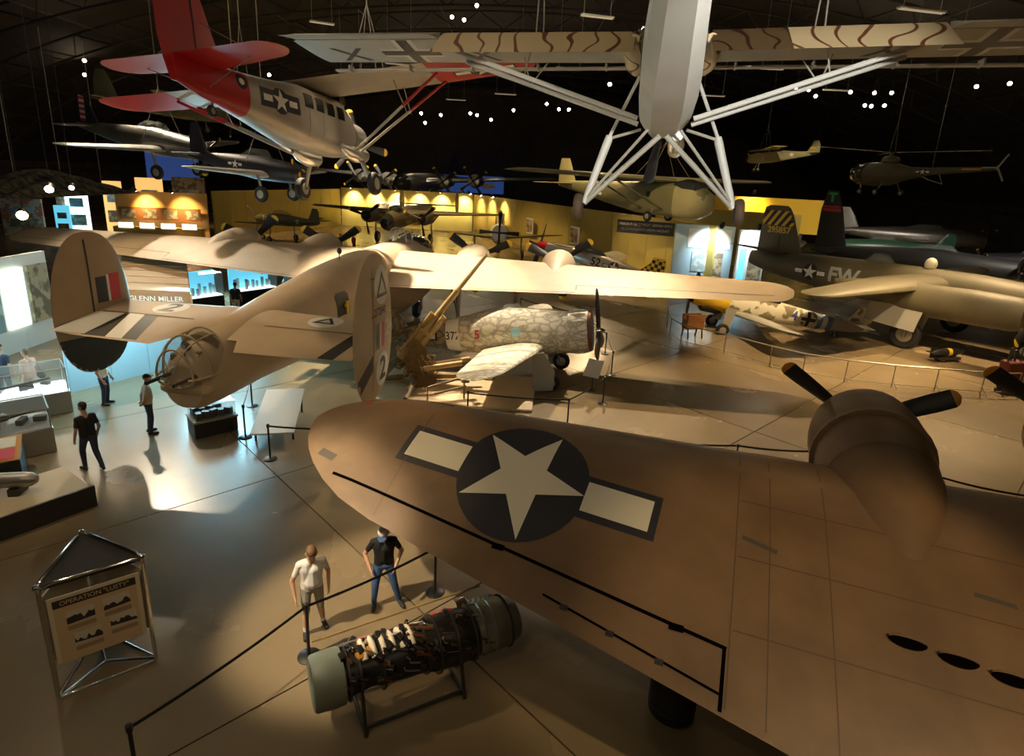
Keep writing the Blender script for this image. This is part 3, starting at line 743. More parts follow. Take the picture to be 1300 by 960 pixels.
# greenhouse, turrets
tur = MB(); tur.lathe([(.52, -.25), (.58, 0), (.56, .22), (.44, .42), (.2, .52), (.05, .53)], (-4.5, 0, 4.42), (0, 0, 1), 20); tur = tur.build('top_turret', 'glass', B24)
fb = MB()
for k in range(8):
    a = 2 * PI * k / 8; fb.tube([(-4.5 + .6 * math.cos(a) * q, .6 * math.sin(a) * q, 4.42 + h) for q, h in ((.88, -.25), (.98, 0), (.95, .22), (.75, .43), (.3, .54))], .016, 5)
fb.build('turret_frame', 'sand', tur)
gb = MB()
for y in (-.16, .16): gb.tube([(-4.4, y, 4.55), (-3.2, y, 4.62)], .035, 6)
gb.build('turret_gun', 'gunmetal', tur)
cock = MB(); cock.loft([ring_x(-1.2, 3.55, .35, .15), ring_x(-1.7, 3.82, .72, .42, 2.4), ring_x(-2.6, 4.02, .82, .42, 2.4), ring_x(-3.4, 4.1, .7, .26, 2.4)]); cock.build('cockpit', 'dark_glass', B24)
MB().ell((-11.2, 0, 4.62), (.09, .09, .12), 10, 6).tube([(-11.2, 0, 4.2), (-11.2, 0, 4.6)], .02, 6).build('loop_antenna', 'gunmetal', B24)
# tail turret: glazed hood with ribs, guns and ammunition boxes inside
tt = MB(); rr = []
for k in range(9):
    q = k / 8; x = -19.05 - 1.15 * math.sin(q * PI / 2); kk = math.sqrt(max(0.02, 1 - (max(0, q - .1) / .92) ** 2))
    rr.append([(x, .66 * kk * math.cos(a), 2.70 + (.98 if math.sin(a) > 0 else .32) * kk * math.sin(a)) for a in [2 * PI * j / 24 for j in range(24)]])
tt.loft(rr); tt = tt.build('tail_turret', 'glass', B24)
tf = MB()
def hood(x, y): # height of hood
    q = min(1.0, max(0.0, (-19.05 - x) / 1.15)); q = math.asin(q) / (PI / 2); kk = math.sqrt(max(0.02, 1 - (max(0, q - .1) / .92) ** 2))
    return kk
for j in (0, 4, 8, 12, 16, 20):
    tf.tube([r[j] for r in rr], .030 if j in (0, 12) else .02, 6)
for i in (0, 3, 6): tf.tube(rr[i] + rr[i][:1], .028, 6)
tf.build('turret_frame', 'sand', tt)
ti = MB()
for y in (-.34, .34):
    ti.tube([(-19.0, y, 2.68), (-20.6, y, 2.72)], .045, 8); ti.box((-19.35, y, 2.7), (.6, .16, .2))
ti.box((-19.4, 0, 2.55), (.7, .9, .1)).box((-19.1, 0, 2.95), (.15, .5, .6)).tube([(-19.6, -.3, 3.1), (-19.4, .3, 3.2)], .04, 6).tube([(-19.3, .2, 2.6), (-19.7, .05, 3.2)], .05, 6).box((-19.5, .18, 3.0), (.2, .14, .3))
ti.build('turret_gun', 'gunmetal', tt)
MB().loft([ring_x(-19.02, 2.85, .60, .70), ring_x(-19.2, 2.85, .58, .68)]).build('turret_bulkhead', 'gun_brown', tt)
for k_, (yy, zz) in enumerate(((-.25, 3.15), (.1, 3.3), (.3, 3.05), (-.05, 2.95), (.22, 2.8), (-.3, 2.75))): MB().box((-19.45 - .06 * (k_ % 3), yy, zz), (.3, .14, .16), k_, .02).build('ammunition_box', 'dark_engine' if k_ % 2 else 'gun_brown', tt)
MB().box((-19.45, 0, 2.36), (1.0, 1.22, .26), 0, .08).build('turret_sill', 'sand', tt)
# waist windows
for s in (1, -1):
    decal('waist_window', B24, ftr, (-13.3, 0, 3.15), (-s, 0, 0), (0, 0, 1), [[(-.45, -.36), (.45, -.36), (.45, .30), (.3, .40), (-.3, .40), (-.45, .30)]], 'black_paint', .012, .2, (0, -s if False else -s, 0) if False else (0, 1 if s < 0 else -1, 0))
g = MB().tube([(-13.0, -1.0, 3.1), (-13.3, -1.15, 3.1), (-13.3, -1.2, 3.1)], .05, 6).box((-13.05, -1.08, 3.02), (.16, .1, .42)).build('oxygen_bottle', 'yellow_paint', B24)
# wing lines: aileron gap, flap line, panel seams
mat('sand_line', (0.20, 0.14, 0.09), 0.7)
for s in (1, -1):
    te = lambda y: -10.0 + .75 * (abs(y) - .6) / 16.16
    decal('aileron_gap', B24, wtr, (0, 0, 8), (1, 0, 0), (0, 1, 0), [strip((te(8.6) + .62, s * 8.6), (te(15.9) + .42, s * 15.9), .035), strip((te(8.6) + .62, s * 8.6), (te(8.6) - .1, s * 8.6), .035)], 'sand_line', .006, .4, (0, 0, 1))
    decal('flap_line', B24, wtr, (0, 0, 8), (1, 0, 0), (0, 1, 0), [strip((te(1.4) + .12, s * 1.4), (te(8.6) + .10, s * 8.6), .03)], 'sand_line', .006, .4, (0, 0, 1))
# elevators: gap lines and bands. left (s=+1): pale elevator, black and white bands ; right: triangle disc
X = lambda *p: [tuple(q) for q in p]
def top(name, polys, m, off=.005): return decal(name, B24, str_, (0, 0, 8), (1, 0, 0), (0, 1, 0), polys, m, off, .3, (0, 0, 1))
top('elevator_gap', [strip((-17.95, 1.0), (-17.9, 3.75), .06), strip((-17.95, -1.0), (-17.9, -3.75), .06)], 'sand_line', .009)
top('elevator_band', [[(-17.9, 2.05), (-19.6, 1.45), (-19.6, 1.85), (-17.9, 2.45)], [(-17.9, 2.9), (-19.6, 2.3), (-19.6, 2.95), (-17.9, 3.72)]], 'black_paint')
top('elevator_band', [[(-17.9, 2.45), (-19.6, 1.85), (-19.6, 2.3), (-17.9, 2.9)]], 'white_paint')
top('elevator_panel', [[(-17.97, 3.0), (-19.35, 2.98), (-19.35, 3.9), (-17.97, 3.9)]], 'cream_paint', .008)
top('white_disc', [circle(.46, 32, -17.3, 2.15)], 'white_paint')
top('black_numeral', (lambda t: ([( -17.3 + y, 2.15 - x) for x, y in t[0]], t[1]))(text2d('2', .95, .03)), 'black_paint', .011)
top('white_disc', [circle(.46, 32, -17.25, -2.35)], 'white_paint')
def tri_ring(cx, cy, R, w, rot=0.0):
    P = [(cx + R * math.cos(rot + 2 * PI * k / 3), cy + R * math.sin(rot + 2 * PI * k / 3)) for k in range(3)]
    Q = [(cx + (R - w) * math.cos(rot + 2 * PI * k / 3), cy + (R - w) * math.sin(rot + 2 * PI * k / 3)) for k in range(3)]
    return [[P[k], P[(k + 1) % 3], Q[(k + 1) % 3], Q[k]] for k in range(3)]
top('black_triangle', tri_ring(-17.25, -2.35, .36, .16, 0), 'black_paint', .011)
top('elevator_band', [[(-18.0, -3.4), (-19.6, -3.1), (-19.6, -3.5), (-18.0, -3.75)]], 'black_paint')
# fin markings seen from the right-hand side (normal -y)
def finmark(o, name, polys, m, off=.005, s=-1):
    return decal(name, B24, bvh_of([o]), (-17.95, 0 if True else 0, 3.72), (1, 0, 0), (0, 0, 1), polys, m, off, .25 if name != 'dark_band' else .09, (0, -1, 0), 6)
R_, L_ = fins[1], fins[0]
finmark(R_, 'rudder_gap', [strip((-.18, 1.55), (-.18, -1.6), .035), strip((-.28, 1.3), (-.05, 1.3), .05), strip((-.28, .35), (-.05, .35), .05)], 'sand_line', .008)
finmark(R_, 'white_disc', [circle(.46, 32, .38, 1.08, .5)], 'white_paint')
finmark(R_, 'black_triangle', tri_ring(.38, 1.0, .44, .17, PI / 2), 'black_paint', .01)
def tx(s, size, cx, cy, bold, sx=1.0): return (lambda t: ([(cx + x * sx, cy + y) for x, y in t[0]], t[1]))(text2d(s, size, bold))
finmark(R_, 'serial_number', tx('272843', .28, .24, .42, .02, .82), 'black_paint', .01)
finmark(R_, 'fin_flash', [rect(-.02, -.55, .2, .12)], 'navy_paint')
finmark(R_, 'fin_flash', [rect(.2, -.55, .3, .12)], 'white_paint')
finmark(R_, 'fin_flash', [rect(.3, -.55, .5, .12)], 'red_mark')
finmark(R_, 'white_numeral', tx('24', .62, .86, -.12, .03), 'cream_paint', .009)
finmark(R_, 'white_disc', [circle(.42, 32, .42, -1.16, .46)], 'white_paint')
finmark(R_, 'black_numeral', tx('2', .85, .42, -1.16, .03), 'black_paint', .01)
finmark(R_, 'rudder_band', [[(-1.3, -1.25), (-.2, -.62), (-.2, -1.05), (-1.3, -1.75)]], 'black_paint')
finmark(L_, 'rudder_gap', [strip((-.1, 1.7), (-.1, -.9), .06)], 'black_paint', .008)
finmark(L_, 'fin_flash', [rect(.06, -.02, .42, .68)], 'navy_paint')
finmark(L_, 'fin_flash', [rect(.42, -.02, .50, .70)], 'white_paint')
finmark(L_, 'fin_flash', [rect(.50, -.02, .86, .72)], 'red_mark')
finmark(L_, 'dark_band', [[(-1.4, -.78), (1.4, -.95), (1.4, -2.2), (-1.4, -2.2)]], 'black_paint')
# ================================================================ hanging bush plane with red tail
def to_roof(o, pts):
    """hanging cables from points of a tilted thing up to the roof, as parts"""
    mw = Matrix.LocRotScale(o.location, o.rotation_euler, None); inv = mw.inverted()
    for grp in pts:
        b = MB(); ws = [mw @ V(p) for p in grp]; c = sum(ws, V()) / len(ws); apex = V((c.x, c.y, max(w.z for w in ws) + 2.2))
        for w in ws: b.tube([inv @ w, inv @ apex], .014, 5)
        b.tube([inv @ apex, inv @ V((apex.x, apex.y, arch(apex.x)))], .02, 5)
        b.build('hanging_cable', 'cable', o)
NOR = thing('bush_plane', 'silver high-winged bush plane with red tail and red wing tips hanging from the roof', 'airplane', (-6.58, 24.74, 8.49), rot=attitude(78.8, -5.2, -6.4))
fn = fus([(-.02, 0, .35, .35), (0, 0, .52, .52), (-.25, 0, .66, .66), (-1.15, 0, .69, .70)], 28).build('cowling', 'silver', NOR)
nf = fus([(-1.1, .02, .62, .66, 2.2), (-1.5, .12, .72, .86, 2.8), (-2.3, .2, .78, .98, 3.2), (-4.6, .18, .74, .93, 3.2), (-6.0, .2, .56, .74, 2.8), (-7.15, .25, .41, .60, 2.5)], 32).build('fuselage', 'silver_dope', NOR)
nr = fus([(-7.15, .25, .415, .605, 2.5), (-7.8, .28, .31, .55, 2.3), (-8.7, .34, .17, .48, 2.2), (-9.5, .42, .05, .36, 2)], 32).build('rear_fuselage', 'red_paint', NOR)
inn = tipped(0, 7.85, -2.15, -2.25, 2.35, 2.2, 1.28, 1.40, .19, .11, .9, 7)
wing([(-4.55, -2.2, 2.3, 1.33, .17), (0, -2.15, 2.35, 1.26, .19), (4.55, -2.2, 2.3, 1.33, .17)], .3).build('wing', 'silver_dope', NOR)
for s in (1, -1):
    sec = [(s * y, a, b_, c, d) for (y, a, b_, c, d) in [(4.56, -2.2, 2.29, 1.33, .17)] + inn[1:]]
    wo = wing(sec, .3).build('wing_tip', 'red_paint', NOR)
    if s < 0:
        tr_ = bvh_of([wo]); insignia(NOR, tr_, (-3.25, -6.2, -2), (0, -1, 0), (-1, 0, 0), .95, 0, (0, 0, -1), 'navy_paint', 'cream_paint')
wing(both(tipped(0, 2.55, -7.85, -8.15, 1.55, 1.2, .72, .78, .08, .04, .55, 6)), 0).build('tailplane', 'red_paint', NOR)
# tall rounded fin and rudder
fsec = [(.05, -6.9, 2.75, 0, .10), (.5, -7.35, 2.45, 0, .10), (1.0, -7.7, 2.2, 0, .09), (1.7, -8.0, 1.9, 0, .08), (2.3, -8.25, 1.5, 0, .06), (2.6, -8.45, 1.1, 0, .05), (2.75, -8.65, .6, 0, .03)]
wing(fsec, 0, 'z').build('fin', 'red_paint', NOR)
MB().box((-8.72, 0, 1.3), (.03, .19, 2.2)).build('rudder_gap', 'black_paint', NOR)
ntr = bvh_of([nf, nr])
insignia(NOR, ntr, (-5.9, -2, .28), (1, 0, 0), (0, 0, 1), .72, 0, (0, -1, 0), 'navy_paint', 'white_paint', .12)
decal('insignia_panel', NOR, ntr, (-5.9, -2, .28), (1, 0, 0), (0, 0, 1), [rect(-.85, -.26, .85, .26)], 'navy_paint', .003, .12, (0, -1, 0))
decal('emblem_disc', NOR, ntr, (-7.4, -2, .5), (1, 0, 0), (0, 0, 1), [circle(.2)], 'black_paint', .006, .1, (0, -1, 0))
decal('emblem_ring', NOR, ntr, (-7.4, -2, .5), (1, 0, 0), (0, 0, 1), [circle(.09)], 'cream_paint', .010, .1, (0, -1, 0))
for x in (-4.55, -3.9, -3.2, -2.5):
    decal('cabin_window', NOR, ntr, (x, -2, .55), (1, 0, 0), (0, 0, 1), [rect(-.24, -.2, .24, .22)], 'dark_glass', .008, .15, (0, -1, 0))
    decal('cabin_window', NOR, ntr, (x, 2, .55), (-1, 0, 0), (0, 0, 1), [rect(-.24, -.2, .24, .22)], 'dark_glass', .008, .15, (0, 1, 0))
decal('door_seam', NOR, ntr, (-4.2, -2, -.1), (1, 0, 0), (0, 0, 1), [strip((-.4, -.6), (-.4, .9), .02), strip((.45, -.6), (.45, .9), .02)], 'steel_dark', .006, .2, (0, -1, 0))
MB().loft([ring_x(-1.45, .95, .35, .12), ring_x(-1.75, 1.12, .62, .22, 2.5), ring_x(-2.2, 1.2, .66, .2, 2.5)]).build('windscreen', 'dark_glass', NOR)
prop(NOR, .18, 0, 0, 1.35, 3, 80, .13, (.14, .25), bmat='gunmetal')
for s in (1, -1):
    g = MB().loft([ring_x(-1.6 + .35, -.72, .1, .1), ring_x(-1.6 + .2, -.75, .26, .24), ring_x(-2.0, -.78, .3, .27), ring_x(-2.6, -.72, .2, .2), ring_x(-3.0, -.62, .06, .1)]).build('gear_fairing', 'silver', NOR); g.location = (0, s * .95, 0)
    MB().tube([(-1.75, s * 1.0, -.8), (-1.72, s * 1.32, -1.78)], [.1, .06], 8).tube([(-1.72, s * 1.2, -1.8), (-1.72, s * 1.5, -1.8)], .05, 8).build('landing_leg', 'steel', NOR)
    wheel(NOR, (-1.72, s * 1.45, -1.8), .42, .24)
    for dx, xx in ((0, -2.7), (-.9, -3.7)):
        p0, p1 = V((-2.0 + dx * .4, s * 1.05, -.75)), V((xx, s * 4.75, 1.22))
        MB().tube([p0, p0.lerp(p1, .62)], .05, 8).build('wing_strut', 'silver_dope', NOR)
        MB().tube([p0.lerp(p1, .62), p1], .05, 8).build('wing_strut', 'red_paint', NOR)
    [MB().tube([p_, q_], .02, 6).build('jury_strut', 'silver_dope', NOR) for p_, q_ in (((-2.35, s * 3.3, .35), (-2.6, s * 3.2, 1.2)), ((-2.75, s * 3.3, .35), (-3.5, s * 3.2, 1.2)))]
    [MB().tube([p_, q_], .012, 5).build('tail_wire', 'steel', NOR) for p_, q_ in (((-8.5, s * .05, 1.7), (-8.6, s * 1.6, .78)), ((-8.5, s * .15, .1), (-8.6, s * 1.5, .7)))]
wheel(NOR, (-8.3, 0, -.42), .16, .1, name='tail_wheel'); MB().tube([(-8.3, .06, -.42), (-8.1, 0, .0)], .03, 6).build('tail_leg', 'steel', NOR)
to_roof(NOR, [[(-2.6, -2.6, 1.45), (-3.4, -2.6, 1.45), (-2.6, -1.6, 1.45), (-3.4, -1.6, 1.45)], [(-2.6, 2.6, 1.45), (-3.4, 2.6, 1.45)], [(-7.2, 0, 1.0)]])

# ================================================================ hanging liaison plane with white belly, squiggle camouflage
STO = thing('liaison_plane', 'long-legged liaison plane with white belly and squiggle camouflage hanging from the roof', 'airplane', (3.12, 14.06, 8.76), rot=attitude(78.0, -5.0, -1.0))
def chine(x, zc, w, h): return [(x, w * a_, zc + h * b_) for a_, b_ in ((.52, -1), (1, -.55), (1, .7), (.6, 1), (-.6, 1), (-1, .7), (-1, -.55), (-.52, -1))]
sf = MB().loft([chine(*r_) for r_ in ((0, .08, .14, .16), (-.12, .07, .28, .32), (-.8, .1, .41, .47), (-1.45, .15, .47, .56), (-1.9, .2, .49, .61), (-3.5, .2, .48, .59), (-4.6, .21, .44, .52), (-6.4, .28, .34, .40), (-8.4, .36, .24, .28), (-9.4, .42, .08, .2))]).build('fuselage', 'white_belly', STO, 12)
sg_ = MB().loft([ring_x(-1.35, .6, .3, .1, 3), ring_x(-1.75, .85, .62, .3, 3.5), ring_x(-2.6, .9, .68, .32, 3.5), ring_x(-3.8, .85, .5, .26, 3.5), ring_x(-4.4, .75, .3, .12, 3)]).build('cabin_glazing', 'dark_glass', STO)
wsec = [(y, -1.75, 1.42, .88 + .012 * y, .12) for y in (0, 7.0)] + [(7.12, -1.85, 1.25, .97, .05)]
wing(both(wsec), .35).build('wing', 'pale_under', STO)
for s in (1, -1):
    b = MB(); b.box((-1.62, s * 3.9, .80), (.16, 6.2, .03)); b.build('slat', 'pale_under', STO)
    for k in range(5): MB().box((-1.75, s * (1.2 + k * 1.35), .80), (.22, .03, .12)).build('slat_bracket', 'pale_under', STO)
    def flap(y0, y1, droop, m, nm, ch=.72):
        b = MB(); c, sn = math.cos(math.radians(droop)), math.sin(math.radians(droop)); rings = []
        for y in (y0, y1):
            pts = [(0, .055), (.15, .06), (.5, .03), (1, .0), (.5, -.02), (.1, -.045)]
            rings.append([(-3.2 - (a * ch * c + t * sn * -1 * 0 + t * -sn * 0), s * y, 0.92 + .012 * y - a * ch * sn + t) for a, t in pts])
        b.loft(rings); o = b.build(nm, m, STO); return o
    if s > 0:
        flap(.62, 4.05, 33, 'squiggle', 'flap', .86); al = flap(4.1, 6.95, 14, 'pale_under', 'aileron')
    else:
        flap(.62, 1.75, 33, 'squiggle_shaded', 'flap_shaded', .86); flap(1.78, 4.05, 33, 'squiggle', 'flap', .86); al = flap(4.1, 6.95, 14, 'pale_under', 'aileron')
    tr_ = bvh_of([o for o in STO.children if o.name.startswith(('wing', 'aileron')) and o.type == 'MESH'])
    def cross(o, L, w, name, m, off): 
        return decal(name, STO, tr_, o, (1, 0, 0), (0, -1, 0), [rect(-L, -w, L, w), rect(-w, w, w, L), rect(-w, -L, w, -w)], m, off, .2, (0, 0, -1))
    cross((-2.55, s * 4.9, -1), .60, .20, 'cross_border', 'white_paint', .005); cross((-2.55, s * 4.9, -1), .60, .11, 'cross', 'black_paint', .009)
    ltr = 'X' if s > 0 else 'Y'
    for yy in (6.2, 3.5): decal('wing_letter', STO, tr_, (-2.5, s * yy, -1), (0, -1, 0), (1, 0, 0), text2d(ltr, 1.0), 'black_paint', .006, .25, (0, 0, -1))
    # struts
    a0, a1 = V((-1.85, s * .5, -.28)), V((-2.45, s * .5, -.28))
    b0, b1 = V((-2.05, s * 3.95, .84)), V((-2.75, s * 3.95, .84))
    for p, q in ((a0, b0), (a1, b1)):
        MB().tube([p, q], .045, 8).build('wing_strut', 'white_belly', STO)
    [MB().tube([p_, q_], .014, 5).build('jury_strut', 'pale_under', STO) for p_, q_ in ((a0.lerp(b0, .62), (-2.05, s * 2.3, .8)), (a0.lerp(b0, .62), (-2.4, s * 2.7, .8)), (a1.lerp(b1, .62), (-2.8, s * 2.5, .8)))]
    # long-stroke landing gear
    k0, k1, k2 = V((-1.35, s * .55, .72)), V((-1.30, s * 1.06, -.42)), V((-1.25, s * 1.50, -1.78))
    MB().tube([k0, k1], .035, 8).build('oleo_rod', 'white_belly', STO)
    MB().tube([k1, k1.lerp(k2, .08), k2], [.075, .085, .07], 10).build('oleo_leg', 'white_belly', STO)
    MB().tube([(-1.55, s * .06, -.44), k2], .055, 8).build('gear_brace', 'pale_under', STO)
    MB().tube([(-2.1, s * .3, -.42), k2 + V((0, 0, .05))], .03, 8).build('gear_brace', 'pale_under', STO)
    MB().tube([(-1.5, s * .44, -.32), k1 + V((0, 0, -.05))], .03, 8).build('gear_brace', 'pale_under', STO)
    wheel(STO, (-1.25, s * 1.62, -1.86), .28, .17, hub='brown_rubber').data.materials[0] = M['brown_rubber']
    MB().loft([ring_x(-1.9, .72, .1, .14), ring_x(-2.0, .77, .2, .18), ring_x(-3.1, .77, .2, .16), ring_x(-3.4, .8, .08, .08)]).build('wing_root_fairing', 'squiggle', STO).location = (0, s * .62, 0)
MB().loft([ring_x(-.55, -.62, .05, .05), ring_x(-.75, -.66, .15, .15), ring_x(-1.3, -.62, .16, .16), ring_x(-1.6, -.5, .1, .1)]).build('oil_cooler', 'silver', STO).location = (0, -.28, .05)
wing(both(tipped(0, 2.3, -8.4, -8.7, 1.3, 1.0, .6, .6, .06, .04, .3)), 0).build('tailplane', 'pale_under', STO)
wing([(.4, -8.2, 1.6, 0, .06), (1.2, -8.6, 1.2, 0, .05), (1.6, -8.8, .8, 0, .03)], 0, 'z').build('fin', 'squiggle', STO)
prop(STO, .12, 0, .05, 1.3, 2, 100, .12, (.14, .25), tip='black_paint')
to_roof(STO, [[(-2.1, 2.4, 1.03), (-2.9, 2.4, 1.0)], [(-2.1, -2.4, 1.03), (-2.9, -2.4, 1.0)], [(-7.5, 0, .7)]])
# ================================================================ aircraft on the ground
def stand_z(pitch, zn, x, r): # local height of a wheel centre so that it touches the floor
    p = math.radians(pitch); return (r - zn - x * math.sin(p)) / math.cos(p)
# ---- mottled radial fighter
PT, ZN = 8.0, 1.92
MAC = thing('mottled_fighter', 'radial-engined fighter in smoke ring camouflage with white 372 fuselage band beside the gun', 'airplane', (3.2, 21.6, ZN * 1.1), rot=attitude(-12, PT)); MAC.scale = (1.1, 1.1, 1.1)
mf = fus([(-0.9, -0.02, 0.694, 0.717), (-1.3, 0, 0.672, 0.739), (-2.2, 0.05, 0.616, 0.829), (-3, 0.1, 0.56, 0.896), (-3.7, 0.1, 0.515, 0.806), (-4.85, 0.06, 0.448, 0.627)], 28).build('fuselage', 'smoke_ring', MAC)
fus([(-4.85, 0.06, 0.454, 0.633), (-5.35, 0.06, 0.398, 0.56)], 28).build('white_band', 'white_paint', MAC)
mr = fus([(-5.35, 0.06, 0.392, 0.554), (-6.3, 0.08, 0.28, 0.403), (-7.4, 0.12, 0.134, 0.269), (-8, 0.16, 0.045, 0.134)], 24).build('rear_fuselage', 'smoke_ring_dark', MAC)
fus([(-0.22, 0, 0.582, 0.582), (-0.2, 0, 0.672, 0.672), (-0.3, 0, 0.717, 0.717)], 24).build('cowl_ring', 'copper_cowl', MAC)
cw = fus([(-0.3, 0, 0.722, 0.722), (-0.95, 0, 0.75, 0.75)], 24).build('cowling', 'smoke_ring', MAC)
fus([(-0.21, 0, 0.56, 0.56), (-0.32, 0, 0.56, 0.56), (-0.33, 0, 0.112, 0.112)], 20).build('engine_face', 'dark_engine', MAC)
for k in range(14):
    a = 2 * PI * k / 14 + .2; bb = MB().ell((0, 0, 0), (.26, .055, .045), 8, 6).build('cowl_blister', 'smoke_ring', MAC) if k == 0 else link('cowl_blister', bl, MAC)
    if k == 0: bl = bb.data
    bb.location = (-.62, .74 * math.cos(a), .74 * math.sin(a)); bb.rotation_euler = (a - PI / 2, 0, 0)
hw = tipped(.35, 5.29, -1.75, -2.35, 2.25, 1.25, -.42, .02, .17, .06, 1.1, 7)
for s in (1, -1): wing([(s * y, *r) for (y, *r) in hw], .3).build('wing', 'smoke_ring', MAC)
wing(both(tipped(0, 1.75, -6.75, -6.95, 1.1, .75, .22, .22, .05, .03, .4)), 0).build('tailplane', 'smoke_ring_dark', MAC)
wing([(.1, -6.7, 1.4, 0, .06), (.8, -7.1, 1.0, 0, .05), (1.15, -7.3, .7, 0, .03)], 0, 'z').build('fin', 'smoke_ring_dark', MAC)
MB().loft([ring_x(-2.35, .75, .15, .08), ring_x(-2.7, .9, .26, .2), ring_x(-3.15, .9, .28, .18), ring_x(-3.35, .8, .2, .1)]).build('canopy', 'glass', MAC)
MB().loft([ring_x(-3.1, .7, .3, .14), ring_x(-3.5, .72, .28, .18), ring_x(-4.9, .5, .2, .1)]).build('headrest_fairing', 'smoke_ring', MAC)
mt = bvh_of([mf]); mt2 = bvh_of([o for o in MAC.children if o.name.startswith('white_band')]); mt3 = bvh_of([mr])
decal('fuselage_number', MAC, mt2, (-5.08, -2, .1), (1, 0, 0), (0, 0, 1), tx('37', .42, -.02, 0, .01) if False else (lambda t: ([(x * .9, y) for x, y in t[0]], t[1]))(text2d('372', .40, .01)), 'black_paint', .006, .1, (0, -1, 0))
decal('fuselage_number', MAC, mt, (-4.15, -2, .12), (1, 0, 0), (0, 0, 1), text2d('5', .42, .03), 'red_mark', .006, .1, (0, -1, 0))
decal('crest', MAC, mt, (-2.75, -2, .2), (1, 0, 0), (0, 0, 1), [circle(.17)], 'cloth_sky', .006, .1, (0, -1, 0))
decal('squadron_patch', MAC, mt3, (-5.85, -2, .12), (1, 0, 0), (0, 0, 1), [rect(-.17, -.17, .17, .17)], 'navy_paint', .006, .1, (0, -1, 0))
decal('squadron_patch', MAC, mt3, (-5.85, -2, .12), (1, 0, 0), (0, 0, 1), [rect(-.09, -.12, .09, .12)], 'white_paint', .010, .1, (0, -1, 0))
prop(MAC, .02, 0, 0, 1.45, 3, 85, .12, (.13, .22), bmat='gunmetal', tip='gunmetal', hubmat='chrome')
for s in (1, -1):
    zw = stand_z(PT, ZN, -1.55, .32); wheel(MAC, (-1.55, s * 1.25, zw), .32, .17)
    MB().tube([(-1.55, s * 1.15, zw), (-1.9, s * 1.3, -.4)], .05, 8).build('landing_leg', 'steel', MAC)
    MB().prism([(-.35, -.75), (.3, -.75), (.42, -.1), (.1, .55), (-.3, .5)], -.015, .015, (-1.75, s * 1.52, zw + .55), (1, 0, 0), (0, 0, 1)).build('gear_door', 'grey_under', MAC)
wheel(MAC, (-7.2, 0, stand_z(PT, ZN, -7.2, .14)), .14, .08, name='tail_wheel'); MB().tube([(-7.2, .05, stand_z(PT, ZN, -7.2, .14)), (-7.1, 0, .0)], .03, 6).build('tail_leg', 'steel', MAC)

# ---- yellow-nosed fighter with cross (tail to the right)
PT, ZN = 9.0, 1.75
BF = thing('cross_marked_fighter', 'mottled fighter with yellow nose, blue 4, black cross and blue tail band inside the railing', 'airplane', (9.6, 31.5, ZN), rot=attitude(176.5, PT)); BF.scale = (1.06, 1.06, 1.06)
fus([(0, -.02, .34, .36), (-1.1, -.02, .40, .46), (-1.75, 0, .42, .54)], 24).build('nose_cowling', 'yellow_paint', BF)
bf = fus([(-1.75, 0, .425, .545), (-3.2, .06, .42, .62), (-4.6, .08, .38, .52), (-6.2, .08, .29, .40)], 24).build('fuselage', 'mottle', BF)
fus([(-6.2, .08, .29, .40), (-6.45, .09, .27, .375)], 24).build('tail_band', 'blue_band', BF)
fus([(-6.45, .09, .27, .375), (-6.7, .09, .255, .355)], 24).build('tail_band', 'cream_paint', BF)
fus([(-6.7, .09, .255, .355), (-6.98, .1, .235, .33)], 24).build('tail_band', 'blue_band', BF)
fus([(-6.98, .1, .235, .33), (-8.2, .14, .12, .24), (-8.9, .2, .03, .12)], 24).build('rear_fuselage', 'grey_under', BF)
fus([(.02, -.02, .3, .3), (.35, -.02, .2, .2), (.6, -.02, .03, .03)], 20).build('spinner', 'dark_engine', BF)
fus([(-.35, -.42, .1, .07), (-.5, -.44, .26, .2), (-1.2, -.44, .28, .2), (-1.7, -.4, .15, .1)], 16).build('chin_cooler', 'dark_engine', BF)
hw = tipped(.3, 4.95, -2.05, -2.75, 2.1, 1.15, -.40, .05, .15, .06, .7, 6)
for s in (1, -1): wing([(s * y, *r) for (y, *r) in hw], .3).build('wing', 'grey_under' if s > 0 else 'mottle', BF)
wing(both(tipped(0, 1.6, -7.6, -7.8, .95, .65, .42, .42, .05, .03, .3)), 0).build('tailplane', 'grey_under', BF)
wing([(.1, -7.5, 1.4, 0, .06), (.9, -7.95, .95, 0, .05), (1.25, -8.1, .7, 0, .03)], 0, 'z').build('fin', 'mottle', BF)
MB().loft([ring_x(-2.6, .55, .2, .1, 3), ring_x(-2.95, .72, .3, .22, 3), ring_x(-3.7, .72, .3, .22, 3), ring_x(-4.2, .58, .2, .1, 3)]).build('canopy', 'dark_glass', BF)
bt = bvh_of([bf])
decal('fuselage_number', BF, bt, (-5.0, 2, .14), (-1, 0, 0), (0, 0, 1), text2d('4', .62, .03), 'blue_mark', .006, .1, (0, 1, 0))
for w_, m_, o_ in ((.15, 'white_paint', .006), (.09, 'black_paint', .010)):
    decal('cross', BF, bt, (-5.72, 2, .1), (-1, 0, 0), (0, 0, 1), [rect(-.36, -w_, .36, w_), rect(-w_, w_, w_, .36), rect(-w_, -.36, w_, -w_)], m_, o_, .1, (0, 1, 0))
prop(BF, .22, 0, -.02, 1.5, 3, 60, .15, (.2, .2), bmat='gunmetal', tip='gunmetal')
for s in (1, -1):
    zw = stand_z(PT, ZN, -1.55, .33); wheel(BF, (-1.55, s * 1.05, zw), .33, .16)
    MB().tube([(-1.55, s * .95, zw), (-1.95, s * .55, -.4)], .05, 8).build('landing_leg', 'steel', BF)
    MB().prism([(-.22, -.5), (.22, -.5), (.25, .5), (-.25, .5)], -.012, .012, (-1.72, s * .92, zw + .62), (1, 0, 0), (0, 0, 1)).build('gear_door', 'grey_under', BF)
